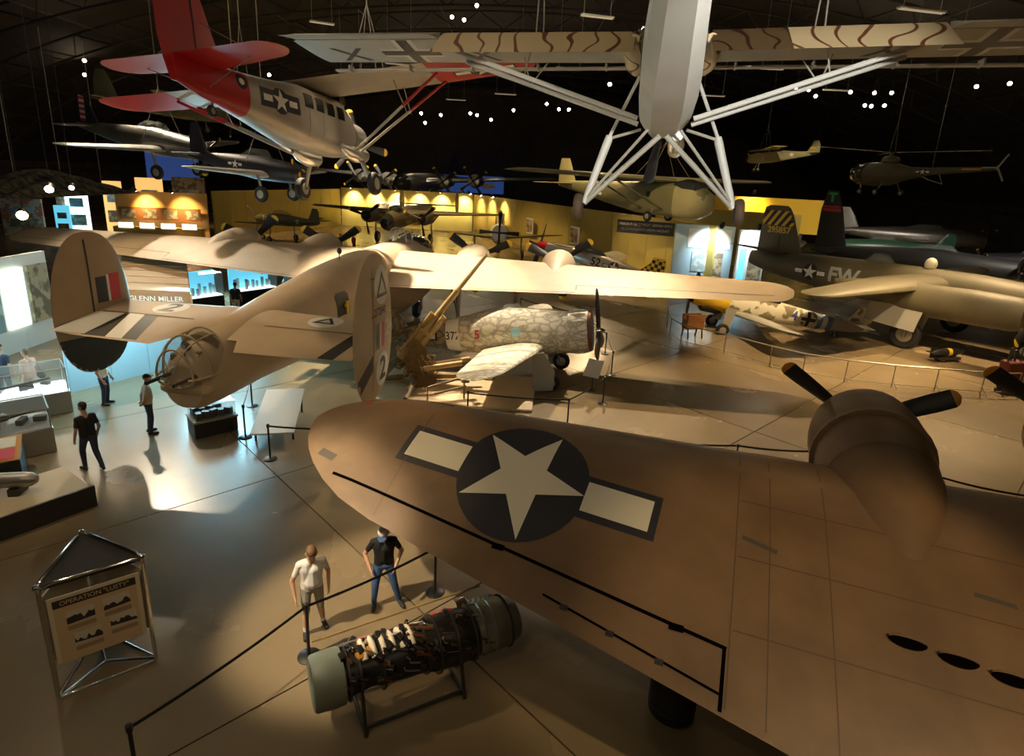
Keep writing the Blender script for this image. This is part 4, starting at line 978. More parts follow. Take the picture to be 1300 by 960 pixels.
zt = stand_z(PT, ZN, -7.35, .17); wheel(BF, (-7.35, 0, zt), .17, .1, name='tail_wheel'); MB().tube([(-7.35, .06, zt), (-7.25, 0, .0)], .03, 6).build('tail_leg', 'steel', BF)
eng = thing('aero_engine', 'removed aero engine on a stand in front of the yellow nosed fighter', 'engine', (9.15, 29.5, 0), .3)
MB().box((0, 0, .75), (1.1, .5, .6), 0, .08).box((0, .2, 1.05), (1.0, .16, .3)).box((0, -.2, 1.05), (1.0, .16, .3)).tube([(-.4, .35, .9), (.45, .35, .9)], .05).build('engine_block', 'wood', eng)
MB().tube([(-.4, -.3, 0), (-.4, -.2, .5)], .04).tube([(.4, -.3, 0), (.4, -.2, .5)], .04).tube([(-.4, .3, 0), (-.4, .2, .5)], .04).tube([(.4, .3, 0), (.4, .2, .5)], .04).build('engine_stand', 'gunmetal', eng)

# ---- silver fighter with red nose
PT, ZN = 9.0, 2.35
P51 = thing('silver_fighter', 'silver fighter with red nose, number 52 and yellow checkered tail', 'airplane', (1.91, 46.46, ZN), rot=attitude(146, PT)); P51.scale = (1.1, 1.1, 1.1)
fus([(.55, 0, .03, .03), (.35, 0, .2, .2), (0, 0, .34, .36), (-.55, 0, .38, .42)], 24).build('red_nose', 'red_paint', P51)
pf = fus([(-.55, 0, .382, .425), (-2.2, .0, .44, .58), (-3.3, 0, .46, .72), (-4.4, -.02, .44, .74), (-5.6, .04, .36, .56), (-7.2, .12, .22, .36), (-8.6, .2, .08, .22), (-9.0, .25, .03, .12)], 28).build('fuselage', 'silver', P51)
MB().loft([ring_x(-.55, .34, .12, .10), ring_x(-1.4, .43, .24, .12), ring_x(-2.55, .52, .26, .12), ring_x(-2.7, .52, .1, .05)]).build('antiglare_panel', 'olive_drab', P51)
hw = tipped(.3, 5.64, -2.5, -3.05, 2.55, 1.25, -.42, .05, .17, .06, .35, 5)
for s in (1, -1): wing([(s * y, *r) for (y, *r) in hw], .2).build('wing', 'silver', P51)
wing(both(tipped(0, 2.0, -7.5, -7.75, 1.3, .8, .3, .3, .05, .03, .25)), 0).build('tailplane', 'silver', P51)
pfin = wing([(.1, -7.1, 1.9, 0, .07), (1.0, -7.95, 1.2, 0, .05), (1.5, -8.2, .85, 0, .03)], 0, 'z').build('fin', 'yellow_paint', P51)
MB().loft([ring_x(-2.6, .55, .15, .06), ring_x(-3.0, .78, .3, .26), ring_x(-3.6, .82, .34, .3), ring_x(-4.6, .7, .22, .18), ring_x(-5.2, .55, .06, .05)]).build('canopy', 'dark_glass', P51)
pt = bvh_of([pf]); pft = bvh_of([pfin])
for s in (-1, 1):
    u = (-s, 0, 0) if s > 0 else (1, 0, 0); nn = (0, s, 0)
    decal('fuselage_number', P51, pt, (-4.55, s * 2, .15), u, (0, 0, 1), text2d('52', .72, .02), 'black_paint', .006, .15, nn)
    insignia(P51, pt, (-5.85, s * 2, .12), u, (0, 0, 1), .72, 0, nn, edge=.12)
    sq = .22
    decal('checker', P51, pft, (-8.3, s * 2, .75), u, (0, 0, 1), [rect((i - .5) * sq, (j - .5) * sq, (i + .5) * sq, (j + .5) * sq) for i in range(-3, 4) for j in range(-2, 4) if (i + j) % 2 == 0], 'black_paint', .006, .3, nn)
prop(P51, .1, 0, 0, 1.7, 4, 12, .16, (.2, .1))
for s in (1, -1):
    zw = stand_z(PT, ZN / 1.1, -2.35, .34); wheel(P51, (-2.35, s * 1.8, zw), .34, .2)
    MB().tube([(-2.35, s * 1.65, zw), (-2.5, s * 1.75, -.4)], .06, 8).build('landing_leg', 'steel', P51)
zt = stand_z(PT, ZN / 1.1, -7.0, .17); wheel(P51, (-7.0, 0, zt), .17, .1, name='tail_wheel'); MB().tube([(-7, .06, zt), (-6.9, 0, .0)], .03, 6).build('tail_leg', 'steel', P51)

# ---- dull olive twin-engined bomber with striped fin
B26 = thing('striped_fin_bomber', 'dull olive twin-engined bomber with yellow striped fin numbered 295857', 'airplane', (25.98, 26.86, 0), math.radians(-52.6))
b6 = fus([(0, 2.5, .3, .3), (-.3, 2.5, .7, .7), (-1.5, 2.55, 1.05, 1.05), (-4, 2.6, 1.15, 1.18), (-9, 2.65, 1.13, 1.15), (-12.5, 2.75, .95, .95), (-15.5, 2.9, .6, .7), (-16.8, 3.0, .32, .45)], 28).build('fuselage', 'olive_drab', B26)
hw = tipped(.8, 10.8, -5.0, -6.5, 3.6, 1.5, 3.05, 3.05, .36, .12, 1.1, 7)
for s in (1, -1): wing([(s * y, *r) for (y, *r) in hw], .3).build('wing', 'olive_drab', B26)
wing(both(tipped(0, 3.9, -14.0, -15.1, 2.3, 1.3, 3.55, 4.1, .1, .05, .6)), 0).build('tailplane', 'olive_drab', B26)
f6 = wing([(3.3, -13.3, 3.2, 0, .13), (4.4, -13.75, 2.7, 0, .11), (5.9, -14.35, 2.05, 0, .08), (6.3, -14.6, 1.7, 0, .05), (6.45, -14.8, 1.2, 0, .03)], 0, 'z').build('fin', 'olive_drab', B26)
t6 = bvh_of([b6]); tf6 = bvh_of([f6])
insignia(B26, t6, (-12.3, -3, 2.72), (1, 0, 0), (0, 0, 1), .95, 0, (0, -1, 0), edge=.15)
decal('fuselage_letters', B26, t6, (-10.3, -3, 2.75), (1, 0, 0), (0, 0, 1), text2d('FW', 1.15, .03), 'grey_letters', .007, .15, (0, -1, 0))
decal('fin_cap', B26, tf6, (-15.2, -2, 5.75), (1, 0, 0), (0, 0, 1), [rect(-2, -.55, 2, .38)], 'black_paint', .005, .3, (0, -1, 0))
for k in range(-4, 5): decal('fin_stripe', B26, tf6, (-15.2, -2, 5.75), (1, 0, 0), (0, 0, 1), [[(k * .5 - .35, -.55), (k * .5 - .1, -.55), (k * .5 + .55, .38), (k * .5 + .3, .38)]], 'yellow_paint', .009, .3, (0, -1, 0))
decal('serial_number', B26, tf6, (-15.15, -2, 4.92), (1, 0, 0), (0, 0, 1), text2d('295857', .52, .03), 'yellow_paint', .007, .3, (0, -1, 0))
MB().box((-15.0, 0, 3.9), (.03, .24, 1.4)).build('rudder_gap', 'black_paint', B26)
MB().loft([ring_x(-8.2, 3.75, .3, .1), ring_x(-8.6, 3.95, .5, .3), ring_x(-9.2, 3.95, .5, .3), ring_x(-9.6, 3.75, .3, .1)]).build('top_turret', 'glass', B26)
MB().ell((-6.4, 0, 3.98), (.3, .3, .35)).build('astrodome', 'cream_paint', B26)
for s in (1, -1):
    MB().loft([ring_x(-1.2, 2.6, .5, .5), ring_x(-1.25, 2.6, .66, .66), ring_x(-1.6, 2.6, .78, .78), ring_x(-3.2, 2.6, .82, .82), ring_x(-6, 2.55, .72, .78), ring_x(-8.2, 2.65, .45, .5), ring_x(-9.6, 2.8, .08, .15)]).build('nacelle', 'olive_drab', B26).location = (0, s * 3.4, 0)
    prop(B26, -1.0, s * 3.4, 2.6, 2.05, 4, 30, .17, (.2, .35))
    wheel(B26, (-5.7, s * 3.4, .72), .72, .42, hub='hub_grey'); MB().tube([(-5.7, s * 3.65, .6), (-5.6, s * 3.5, 2.4)], .1, 8).build('landing_leg', 'steel', B26)
    for d in (-.55, .55):
        MB().prism([(-1.35, -.55), (1.0, -.75), (1.25, .45), (-1.25, .45)], -.02, .02, (-6.2, s * 3.4 + d, 1.75), (1, 0, 0), (0, 0, 1)).build('gear_door', 'grey_under', B26)
    MB().prism([(0, 0), (-1.1, -.35), (-1.1, -3.0), (0, -2.8)] if s < 0 else [(0, 0), (-1.1, .35), (-1.1, 3.0), (0, 2.8)], -.03, .03, (-7.9, s * 4.3, 2.75), (1, 0, 0), (0, 1, 0)).build('flap', 'black_paint', B26)
wheel(B26, (-1.6, 0, .42), .42, .26); MB().tube([(-1.6, .22, .42), (-1.6, .1, 1.8)], .06, 8).build('nose_leg', 'steel', B26)
b_ = thing('practice_bomb', 'dark finned bomb with yellow band on a low trolley beside the olive bomber', 'bomb', (20.6, 27.2, 0), .25)
MB().lathe([(.02, -1.0), (.16, -.75), (.19, 0), (.15, .5), (.05, .9)], (0, 0, .45), (1, 0, 0), 16).box((-.9, 0, .45), (.35, .5, .02)).box((-.9, 0, .45), (.35, .02, .5)).build('bomb_body', 'black_paint', b_)
MB().lathe([(.192, -.15), (.195, .05)], (0, 0, .45), (1, 0, 0), 16).build('bomb_band', 'yellow_paint', b_)
MB().box((0, 0, .16), (1.2, .4, .12)).box((-.4, 0, .05), (.1, .5, .1)).box((.4, 0, .05), (.1, .5, .1)).box((-.3, 0, .26), (.08, .3, .1)).box((.3, 0, .26), (.08, .3, .1)).build('trolley', 'gunmetal', b_)

# ---- radial fighter facing the camera with a white cowl
PT, ZN = 7.0, 2.5
P47 = thing('white_cowl_fighter', 'dark radial-engined fighter with white cowl ring and yellow-tipped propeller facing the hall', 'airplane', (-1.6, 54.0, ZN), rot=attitude(-86, PT))
fus([(-.15, 0, .5, .5), (-.1, 0, .66, .68), (-.3, 0, .76, .80), (-.75, 0, .79, .84)], 24).build('cowl_ring', 'white_paint', P47)
fus([(-.16, 0, .5, .5), (-.3, 0, .1, .1)], 20).build('engine_face', 'steel', P47)
fus([(-.75, 0, .785, .835), (-2.5, -.05, .72, .9), (-5, .05, .55, .75), (-8.5, .2, .18, .3), (-10, .3, .05, .12)], 24).build('fuselage', 'olive_green', P47)
hw = tipped(.5, 6.2, -2.0, -2.5, 2.7, 1.4, -.35, .1, .18, .06, 1.2, 6)
for s in (1, -1): wing([(s * y, *r) for (y, *r) in hw], .2).build('wing', 'olive_green', P47)
wing(both(tipped(0, 2.4, -8.5, -8.8, 1.3, .8, .4, .4, .05, .03, .3)), 0).build('tailplane', 'olive_green', P47)
wing([(.3, -8, 1.9, 0, .07), (1.5, -8.8, 1.2, 0, .05), (2.0, -9, .7, 0, .03)], 0, 'z').build('fin', 'olive_green', P47)
prop(P47, .1, 0, 0, 1.98, 4, 88, .17, (.17, .3))
for s in (1, -1):
    zw = stand_z(PT, ZN, -2.2, .42); wheel(P47, (-2.2, s * 2.3, zw), .42, .24); MB().tube([(-2.2, s * 2.15, zw), (-2.5, s * 2.2, -.3)], .07, 8).build('landing_leg', 'steel', P47)
zt = stand_z(PT, ZN, -8.2, .2); wheel(P47, (-8.2, 0, zt), .2, .1, name='tail_wheel'); MB().tube([(-8.2, .06, zt), (-8.1, 0, .1)], .03, 6).build('tail_leg', 'steel', P47)

# ---- olive fighter with 31 on the nose
P39 = thing('olive_nosewheel_fighter', 'olive nosewheel fighter with white 31 behind its long propeller', 'airplane', (-26.6, 62.0, 2.1), rot=attitude(150, 0))
p9 = fus([(.6, 0, .03, .03), (.3, 0, .2, .2), (0, 0, .33, .36), (-1.2, .03, .42, .5), (-3, .08, .46, .6), (-4.5, .08, .44, .56), (-6.5, .1, .3, .42), (-8.6, .16, .1, .2), (-9, .2, .03, .1)], 24).build('fuselage', 'olive_green', P39)
hw = tipped(.3, 5.2, -2.7, -3.1, 2.2, 1.1, -.35, .1, .15, .05, .8, 6)
for s in (1, -1): wing([(s * y, *r) for (y, *r) in hw], .2).build('wing', 'olive_green', P39)
wing(both(tipped(0, 2.0, -7.6, -7.8, 1.1, .8, .3, .3, .05, .03, .3)), 0).build('tailplane', 'olive_green', P39)
wing([(.2, -7.3, 1.6, 0, .06), (1.1, -7.8, 1.1, 0, .05), (1.5, -8, .7, 0, .03)], 0, 'z').build('fin', 'olive_green', P39)
MB().loft([ring_x(-2.3, .6, .15, .06), ring_x(-2.8, .78, .36, .26), ring_x(-3.8, .8, .38, .28), ring_x(-4.8, .65, .2, .1)]).build('canopy', 'glass', P39)
t9 = bvh_of([p9])
decal('fuselage_number', P39, t9, (-1.5, 2, .08), (-1, 0, 0), (0, 0, 1), text2d('31', .75, .02), 'white_paint', .008, .2, (0, 1, 0))
decal('white_star', P39, t9, (-6.2, 2, .12), (-1, 0, 0), (0, 0, 1), [star(.36)], 'white_paint', .008, .2, (0, 1, 0))
prop(P39, .1, 0, 0, 1.75, 3, 48, .15, (.2, .1), bmat='steel')
for x, y, r in ((-3.6, 1.6, .34), (-3.6, -1.6, .34), (-.6, 0, .26)):
    wheel(P39, (x, y, r - 2.1), r, .18); MB().tube([(x, y * .92, r - 2.1), (x, y * .9, -.2)], .06, 8).build('landing_leg', 'steel', P39)

# ---- dark medium bomber facing the camera at left
B25 = thing('twin_tail_bomber', 'dark olive twin-tailed medium bomber with glazed nose before the floodlit partition', 'airplane', (-12.8, 58.0, 0), math.radians(-98.5))
fus([(0, 2.5, .2, .3), (-.3, 2.5, .5, .6), (-1.5, 2.6, .72, .95), (-5, 2.8, .75, 1.05), (-9, 2.9, .7, .95), (-13, 3.2, .5, .65), (-15.5, 3.3, .25, .3)], 24).build('fuselage', 'olive_drab', B25)
fus([(.03, 2.5, .15, .2), (-.02, 2.5, .4, .48), (-.28, 2.5, .52, .62), (-1.0, 2.56, .66, .84)], 20).build('glazed_nose', 'dark_glass', B25)
hw = tipped(.5, 10.3, -4.6, -5.4, 3.0, 1.5, 3.2, 3.5, .3, .1, .7, 5)
for s in (1, -1): wing([(s * y, *r) for (y, *r) in hw], .2).build('wing', 'olive_drab', B25)
wing([(-3.4, -13.9, 1.8, 3.7, .05), (0, -13.8, 2.0, 3.7, .08), (3.4, -13.9, 1.8, 3.7, .05)], 0).build('tailplane', 'olive_drab', B25)
for s in (1, -1):
    fin_oval(s * 3.4, -14.9, 4.05, .95, 1.25, .07, 12).build('fin', 'olive_drab', B25)
    MB().loft([ring_x(-2.7, 2.95, .45, .45), ring_x(-2.75, 2.95, .62, .62), ring_x(-3.4, 2.95, .74, .74), ring_x(-5.5, 2.9, .62, .66), ring_x(-8.6, 3.0, .1, .15)]).build('nacelle', 'olive_drab', B25).location = (0, s * 2.9, 0)
    MB().loft([ring_x(-2.69, 2.95, .44, .44), ring_x(-2.8, 2.95, .1, .1)]).build('engine_face', 'dark_engine', B25).location = (0, s * 2.9, 0)
    prop(B25, -2.5, s * 2.9, 2.95, 1.9, 3, 40, .16, (.16, .3))
    wheel(B25, (-5.6, s * 2.9, .6), .6, .32); MB().tube([(-5.6, s * 3.1, .6), (-5.5, s * 3, 2.7)], .09, 8).build('landing_leg', 'steel', B25)
MB().loft([ring_x(-2.2, 3.5, .3, .1), ring_x(-2.7, 3.75, .55, .3), ring_x(-3.6, 3.85, .55, .28), ring_x(-4.4, 3.8, .3, .1)]).build('canopy', 'dark_glass', B25)
wheel(B25, (-1.6, 0, .42), .42, .24); MB().tube([(-1.6, .2, .42), (-1.6, .1, 1.9)], .06, 8).build('nose_leg', 'steel', B25)
# ================================================================ anti-aircraft gun
GUN = thing('anti_aircraft_gun', 'tan anti-aircraft gun with long raised barrel beside the bomber fin', 'gun', (-3.45, 20.75, 0), math.radians(14))
# local: x = barrel direction over ground
br = V((math.cos(math.radians(52)), 0, math.sin(math.radians(52)))); P0 = V((-.45, 0, .95))
b = MB(); b.tube([P0, P0 + br * .9, P0 + br * 1.9, P0 + br * 1.92, P0 + br * 3.1, P0 + br * 3.12, P0 + br * 4.75, P0 + br * 4.76], [.17, .17, .15, .125, .11, .085, .065, .078], 16); b.build('barrel', 'gun_tan', GUN)
side = V((0, 1, 0)); upn = br.cross(side)
for k in (-1, 1):
    MB().tube([P0 + side * .17 * k - upn * .16 + br * .1, P0 + side * .17 * k - upn * .16 + br * 2.0], .085, 12).build('recoil_cylinder', 'gun_tan', GUN)
MB().tube([P0 + upn * .2 + br * .2, P0 + upn * .2 + br * 1.9], .09, 12).build('recoil_cylinder', 'gun_tan', GUN)
def obox(b, c, ax, ay, az, d):
    vs = [c + ax * d[0] * .5 * i + ay * d[1] * .5 * j + az * d[2] * .5 * k for k in (-1, 1) for i, j in ((-1, -1), (1, -1), (1, 1), (-1, 1))]
    b.add(vs, [(3, 2, 1, 0), (4, 5, 6, 7), (0, 1, 5, 4), (1, 2, 6, 5), (2, 3, 7, 6), (3, 0, 4, 7)])
cr = MB(); obox(cr, P0 + br * .95 - upn * .22, br, side, upn, (2.2, .46, .14)); obox(cr, P0 + br * 1.2, br, side, upn, (.12, .56, .5)); obox(cr, P0 + br * .15, br, side, upn, (.5, .5, .5)); cr.build('cradle', 'gun_tan', GUN)
mt_ = MB(); mt_.lathe([(.75, 0), (.75, .08), (.45, .16), (.40, .5), (.48, .55)], (0, 0, 0), (0, 0, 1), 20)
for k in (-1, 1): mt_.prism([(-.5, .5), (.45, .5), (.3, 1.35), (-.1, 1.75), (-.35, 1.2)], -.05, .05, (0, k * .36, 0), (1, 0, 0), (0, 0, 1))
mt_.build('mount', 'gun_brown', GUN)
random.seed(3)
for k in range(26):
    a = random.uniform(PI * .75, PI * 1.9); r = random.uniform(.45, .8); z = random.uniform(.35, 1.15); p = V((r * math.cos(a), r * math.sin(a), z)); de = MB()
    if k % 3 == 0: de.lathe([(.09, -.05), (.12, 0), (.09, .05)], p, (random.uniform(-1, 1), -1, .2), 12); de.tube([p, p * .4 + V((0, 0, z * .6))], .03, 6).build('gear_wheel', 'gun_brown', GUN)
    elif k % 3 == 1: de.box(p, (.16, .13, .18), a, .02).tube([p, p * .4 + V((0, 0, z * .6))], .03, 6).build('sight_box', 'gun_brown', GUN)
    else: de.tube([p, p + V((random.uniform(-.3, .3), random.uniform(-.3, .1), random.uniform(-.2, .3)))], .03, 7).build('control_rod', 'gun_brown', GUN)
for k, (x, y, z) in enumerate(((.55, -.75, .62), (.35, -.95, .9))):
    MB().tube([(V((x, y, z)) + V((.13 * math.cos(t), 0, .13 * math.sin(t)))) for t in [2 * PI * j / 16 for j in range(17)]], .018, 6).tube([(x - .13, y, z), (x + .13, y, z)], .014, 5).tube([(x, y, z - .13), (x, y, z + .13)], .014, 5).tube([(x, y, z), (x - .1, y + .5, z)], .02, 6).build('handwheel', 'gun_brown', GUN)
for dx, dy, L in ((1.6, -.5, 1.35), (1.25, -.95, 1.35)):
    MB().tube([(dx - L * .5 - .4, dy, .78), (dx + L * .5 - .4, dy, .95)], .095, 14).build('equilibrator', 'gun_tan', GUN)
for a, L in ((0, 2.7), (PI, 2.0), (-PI / 2 - .25, 2.2), (PI / 2, 2.0)):
    c, s = math.cos(a), math.sin(a)
    MB().tube([(.5 * c, .5 * s, .16), (L * c, L * s, .12)], [.12, .08], 8).lathe([(.26, 0), (.26, .05), (.1, .08)], (L * c, L * s, 0), (0, 0, 1), 14).build('outrigger', 'gun_brown', GUN)
mb = MB().tube([(1.45, -2.0, .0), (1.45, -2.0, 1.05)], .035, 8).tube([(.2, -2.0, .45), (1.6, -1.7, .72)], .05, 8).tube([(.4, -2.2, .3), (1.5, -2.0, .45)], .045, 8).box((1.45, -1.98, 1.02), (.3, .12, .14), .5).box((1.5, -1.9, .62), (.25, .14, .12), .2).tube([(.2, -2.0, 0), (.2, -2.0, .5)], .03, 6); mb.build('seat_arm', 'gun_brown', GUN)
pl = tag(MB().box((0, 0, .05), (5.6, 3.4, .10), 0, .02).build('gun_platform', 'platform'), 'low tan platform the anti-aircraft gun stands on', 'platform')
pl.location = (-1.9, 20.3, 0); pl.rotation_euler = (0, 0, math.radians(-4)); GUN.location.z = .10
# ================================================================ jet engine in the foreground
JE = thing('jet_engine', 'dark cutaway jet engine with white hoses on a floor stand in front of the visitors', 'engine', (-1.05, 7.30, 0), math.atan2(1.49, 2.75)); JE.scale = (.74, .92, .92)
b = MB(); b.lathe([(.30, -1.9), (.34, -1.6), (.30, -1.2), (.33, -.9), (.36, -.2), (.42, .2), (.42, .8), (.36, 1.0)], (0, 0, .85), (1, 0, 0), 26); b.build('engine_casing', 'dark_engine', JE)
MB().lathe([(.37, .98), (.40, 1.0), (.42, 1.35), (.40, 1.75), (.33, 1.95), (.31, 1.95), (.37, 1.6), (.38, 1.0)], (0, 0, .85), (1, 0, 0), 26).build('exhaust_cone', 'engine_grey', JE)
for x in (1.12, 1.34, 1.7): MB().lathe([(.415, -.02), (.435, 0), (.415, .02)], (x, 0, .85), (1, 0, 0), 26).build('band', 'rubber' if x > 1.6 else 'steel', JE)
MB().lathe([(.33, -2.22), (.37, -2.25), (.40, -2.2), (.42, -1.9), (.41, -1.7), (.36, -1.7), (.34, -2.0), (.33, -2.22)], (0, 0, .85), (1, 0, 0), 26).build('intake_cowl', 'cowl_green', JE)
MB().lathe([(.34, -1.95), (.16, -1.97), (.12, -2.1), (.03, -2.2)], (0, 0, .85), (1, 0, 0), 20).build('intake_bullet', 'gunmetal', JE)
for x in (-1.62, -1.42, -.98, -.12, .12, .5, .88): MB().lathe([(.36 + .06 * (x > 0), -.025), (.40 + .06 * (x > 0), -.02), (.40 + .06 * (x > 0), .02), (.36 + .06 * (x > 0), .025)], (x, 0, .85), (1, 0, 0), 26).build('flange', 'gunmetal', JE)
for k in range(6):
    x = -1.30 + .185 * k; MB().tube([(x, .33 * math.cos(t), .85 + .37 * math.sin(t)) for t in [PI * .28 + PI * .42 * j / 8 for j in range(9)]], .062, 10).build('hose', 'hose_white', JE)
for k in range(5):
    x = 1.05 + .12 * k; MB().lathe([(.035, -.03), (.035, .03)], (x, .30, 1.17), (0, .4, 1), 8).build('stud', 'lit_blue' if False else 'cloth_sky', JE)
random.seed(11)
for k in range(96):
    x = random.uniform(-1.85, .95); a = random.uniform(.1, PI - .1); r = .40
    q = [(x + random.uniform(-.05, .05) + .05 * j * random.choice((1, 2)), r * math.cos(a + .12 * j), .85 + r * math.sin(a + .12 * j)) for j in range(4)]
    MB().tube(q, random.uniform(.012, .028), 6).build('pipe', ('gunmetal', 'gunmetal', 'steel', 'copper_cowl')[k % 4], JE)
    if k % 3 == 0: MB().box((x, r * math.cos(a), .85 + r * math.sin(a)), (.14, .1, .1), a, .01).build('accessory_box', 'dark_engine', JE)
for k in range(8):
    x = random.uniform(-1.7, .9); a = random.uniform(.5, PI - .5); MB().lathe([(.03, -.05), (.045, 0), (.03, .05)], (x, .42 * math.cos(a), .85 + .42 * math.sin(a)), (random.uniform(-1, 1), 0, 1), 10).build('fitting', 'chrome', JE)
for x, y, z in ((.42, .3, 1.12), (.55, .2, 1.2), (.30, .38, 1.05), (-1.25, .3, 1.1), (1.72, .42, 1.0)): MB().lathe([(.03, -.06), (.045, 0), (.03, .06)], (x, y, z), (1, .4, .2), 10).build('red_cap', 'red_mark', JE)
MB().box((-1.3, -.1, 1.2), (.3, .16, .08), .2, .02).build('yellow_box', 'orange_paint', JE)
MB().lathe([(.17, -.12), (.17, .12), (.15, .14)], (.86, .30, 1.1), (1, 0, 0), 16).build('silver_drum', 'chrome', JE)
ps = MB()
for x in (-1.4, .6): ps.tube([(x, -.45, 0), (x, -.28, .6)], .04, 8).tube([(x, .45, 0), (x, .28, .6)], .04, 8).tube([(x, -.45, .04), (x, .45, .04)], .04, 8)
ps.tube([(-1.4, -.4, .12), (.6, -.4, .12)], .03, 8).tube([(-1.4, .4, .12), (.6, .4, .12)], .03, 8).build('engine_stand', 'gunmetal', JE)
ps = MB().tube([(-2.1, .55, 1.12), (1.5, .62, 1.16)], .018, 6).build('guide_tube', 'gun_brown', JE)
# ================================================================ exhibit kiosk
KI = thing('exhibit_kiosk', 'three-sided chrome tube kiosk with black top and operation poster panel', 'display stand', (0, 0, 0))
KL, KR, KA = V((-6.32, 6.78, 0)), V((-5.30, 7.58, 0)), V((-6.62, 8.12, 0)); KH = 1.9; Z = V((0, 0, 1))
KC = (KL + KR + KA) / 3
for n1, n2 in ((KL, KR), (KR, KA), (KA, KL)):
    d = (n2 - n1).normalized()
    a, c = n1 + d * .05, n2 - d * .05
    MB().tube([a + Z * .03, a + Z * (KH - .12), a + Z * (KH - .04) + d * .03, a + Z * KH + d * .12, c + Z * KH - d * .12, c + Z * (KH - .04) - d * .03, c + Z * (KH - .12), c + Z * .03, a + Z * .03], .022, 8).build('chrome_frame', 'chrome', KI)
    MB().tube([a + Z * .03, KC + Z * .03], .02, 8).build('base_bar', 'chrome', KI)
MB().prism([((p - KC).x * .98, (p - KC).y * .98) for p in (KL, KR, KA)], KH - .07, KH - .02, KC).build('top_board', 'pad_grey', KI)
for p in (KL, KR, KA): MB().ell(p.lerp(KC, .04) + Z * (KH - .02), (.05, .05, .05), 10, 6).build('corner_joint', 'chrome', KI)
ud = (KR - KL).normalized(); nd = ud.cross(Z); W_ = (KR - KL).length - .2; PH, PZ = 1.08, 1.12
po = (KL + KR) / 2 + Z * PZ + nd * .02
bd = MB(); obox(bd, po - nd * .02, ud, Z, nd, (W_, PH, .03)); pnl = bd.build('poster_panel', 'frame_cream', KI)
flat_poly('poster', pnl, [rect(-W_ * .45, -PH * .49, W_ * .45, PH * .46)], po, ud, Z, 'poster_tan', .002)
flat_poly('poster_header', pnl, [rect(-W_ * .45, PH * .345, W_ * .45, PH * .46)], po, ud, Z, 'photo_dark', .004)
flat_text('poster_title', pnl, 'OPERATION "LUSTY"', .098, po + Z * PH * .402, ud, Z, 'poster_tan', .90, .012, .007)
random.seed(5)
for cx, cy in ((-.20, .17), (.235, .20), (-.15, -.20), (.285, -.13)):
    w, h = .165, .105
    flat_poly('photograph', pnl, [rect(cx - w, cy - h, cx + w, cy + h)], po, ud, Z, 'photo_pale', .004)
    prof = [(cx - w + 2 * w * j / 10, cy - .02 + random.uniform(-.035, .055)) for j in range(11)]
    flat_poly('photo_silhouette', pnl, [[(cx - w, cy - h * (.95 if cy > 0 else .6))] + [(cx + w, cy - h * .8)] + prof[::-1]], po, ud, Z, 'photo_dark', .006)
    flat_poly('photo_caption', pnl, [rect(cx - w, cy - h - .10, cx + w, cy - h - .03)], po, ud, Z, 'caption', .004)
for n1, n2 in ((KR, KA), (KA, KL)):
    d = (n2 - n1).normalized(); nn = d.cross(Z); bd = MB(); obox(bd, (n1 + n2) / 2 + Z * PZ, d, Z, nn, ((n2 - n1).length - .2, PH, .03)); bd.build('side_panel', 'frame_cream', KI)
# ================================================================ belt stanchions
ST0 = None
def stanchion(x, y, label='black belt stanchion with round base on the hall floor'):
    global ST0
    if ST0 is None:
        ST0 = thing('belt_stanchion', label, 'stanchion', (x, y, 0), 0, 'belt stanchions')
        MB().lathe([(.18, 0), (.18, .015), (.15, .03), (.03, .045)], (0, 0, 0), (0, 0, 1), 20).build('base', 'stanchion', ST0)
        MB().lathe([(.026, .03), (.026, .9), (.04, .91), (.04, 1.0), (.02, 1.01)], (0, 0, 0), (0, 0, 1), 12).build('post', 'stanchion', ST0)
        return ST0
    return dup(ST0, (x, y, 0), 0, label)
def belt(pts, label, z=.95, sag=.05, w=.05):
    for (a, c) in zip(pts[:-1], pts[1:]):
        b = MB(); n = 8; A, B = V((*a, z)), V((*c, z)); A, B = A + (B - A).normalized() * .045, B - (B - A).normalized() * .045; q = (B - A).normalized(); e = V((0, 0, w / 2)); t = V((-q.y, q.x, 0)) * .004
        rings = []
        for k in range(n + 1):
            f = k / n; p = A.lerp(B, f) - V((0, 0, sag * 4 * f * (1 - f))); rings.append([p + e + t, p + e - t, p - e - t, p - e + t])
        b.loft(rings); o = b.build('barrier_belt', 'belt'); tag(o, label, 'belt', 'barrier belts')
RUNS = [([(-1.22, 9.45), (-3.02, 7.8), (-4.4, 5.6)], 'black belt stretched in front of the jet engine'), ([(-1.22, 9.45), (1.1, 11.2)], 'black belt running under the brown wing'),
        ([(-6.29, 14.36), (-3.6, 14.5)], 'black belt behind the brown wing tip'),
        ([(-1.3, 17.5), (1.85, 17.3), (3.27, 19.55), (4.05, 22.8), (4.2, 25.7), (3.6, 29.6), (2.07, 30.8), (.4, 32.6)], 'black belt around the mottled fighter'),
        ([(2.6, 14.6), (6.1, 14.5), (8.3, 14.4)], 'black belt beyond the brown wing'), ([(8.3, 14.4), (10.5, 13.3), (12.2, 12.45)], 'black belt beyond the brown engine'),
        ([(-8.3, 17.9), (-7.5, 15.6)], 'black belt beside the small display cabinet'), ([(-12.9, 28.2), (-12.1, 30.5), (-10.6, 32.5)], 'black belt in front of the green car')]
for pts, lab in RUNS:
    belt(pts, lab)
    for p in pts: stanchion(*p) if not any(abs(p[0] - o.location.x) < .05 and abs(p[1] - o.location.y) < .05 for o in COL.objects if o.name.startswith('belt_stanchion')) else None
stanchion(-9.3, 17.4)
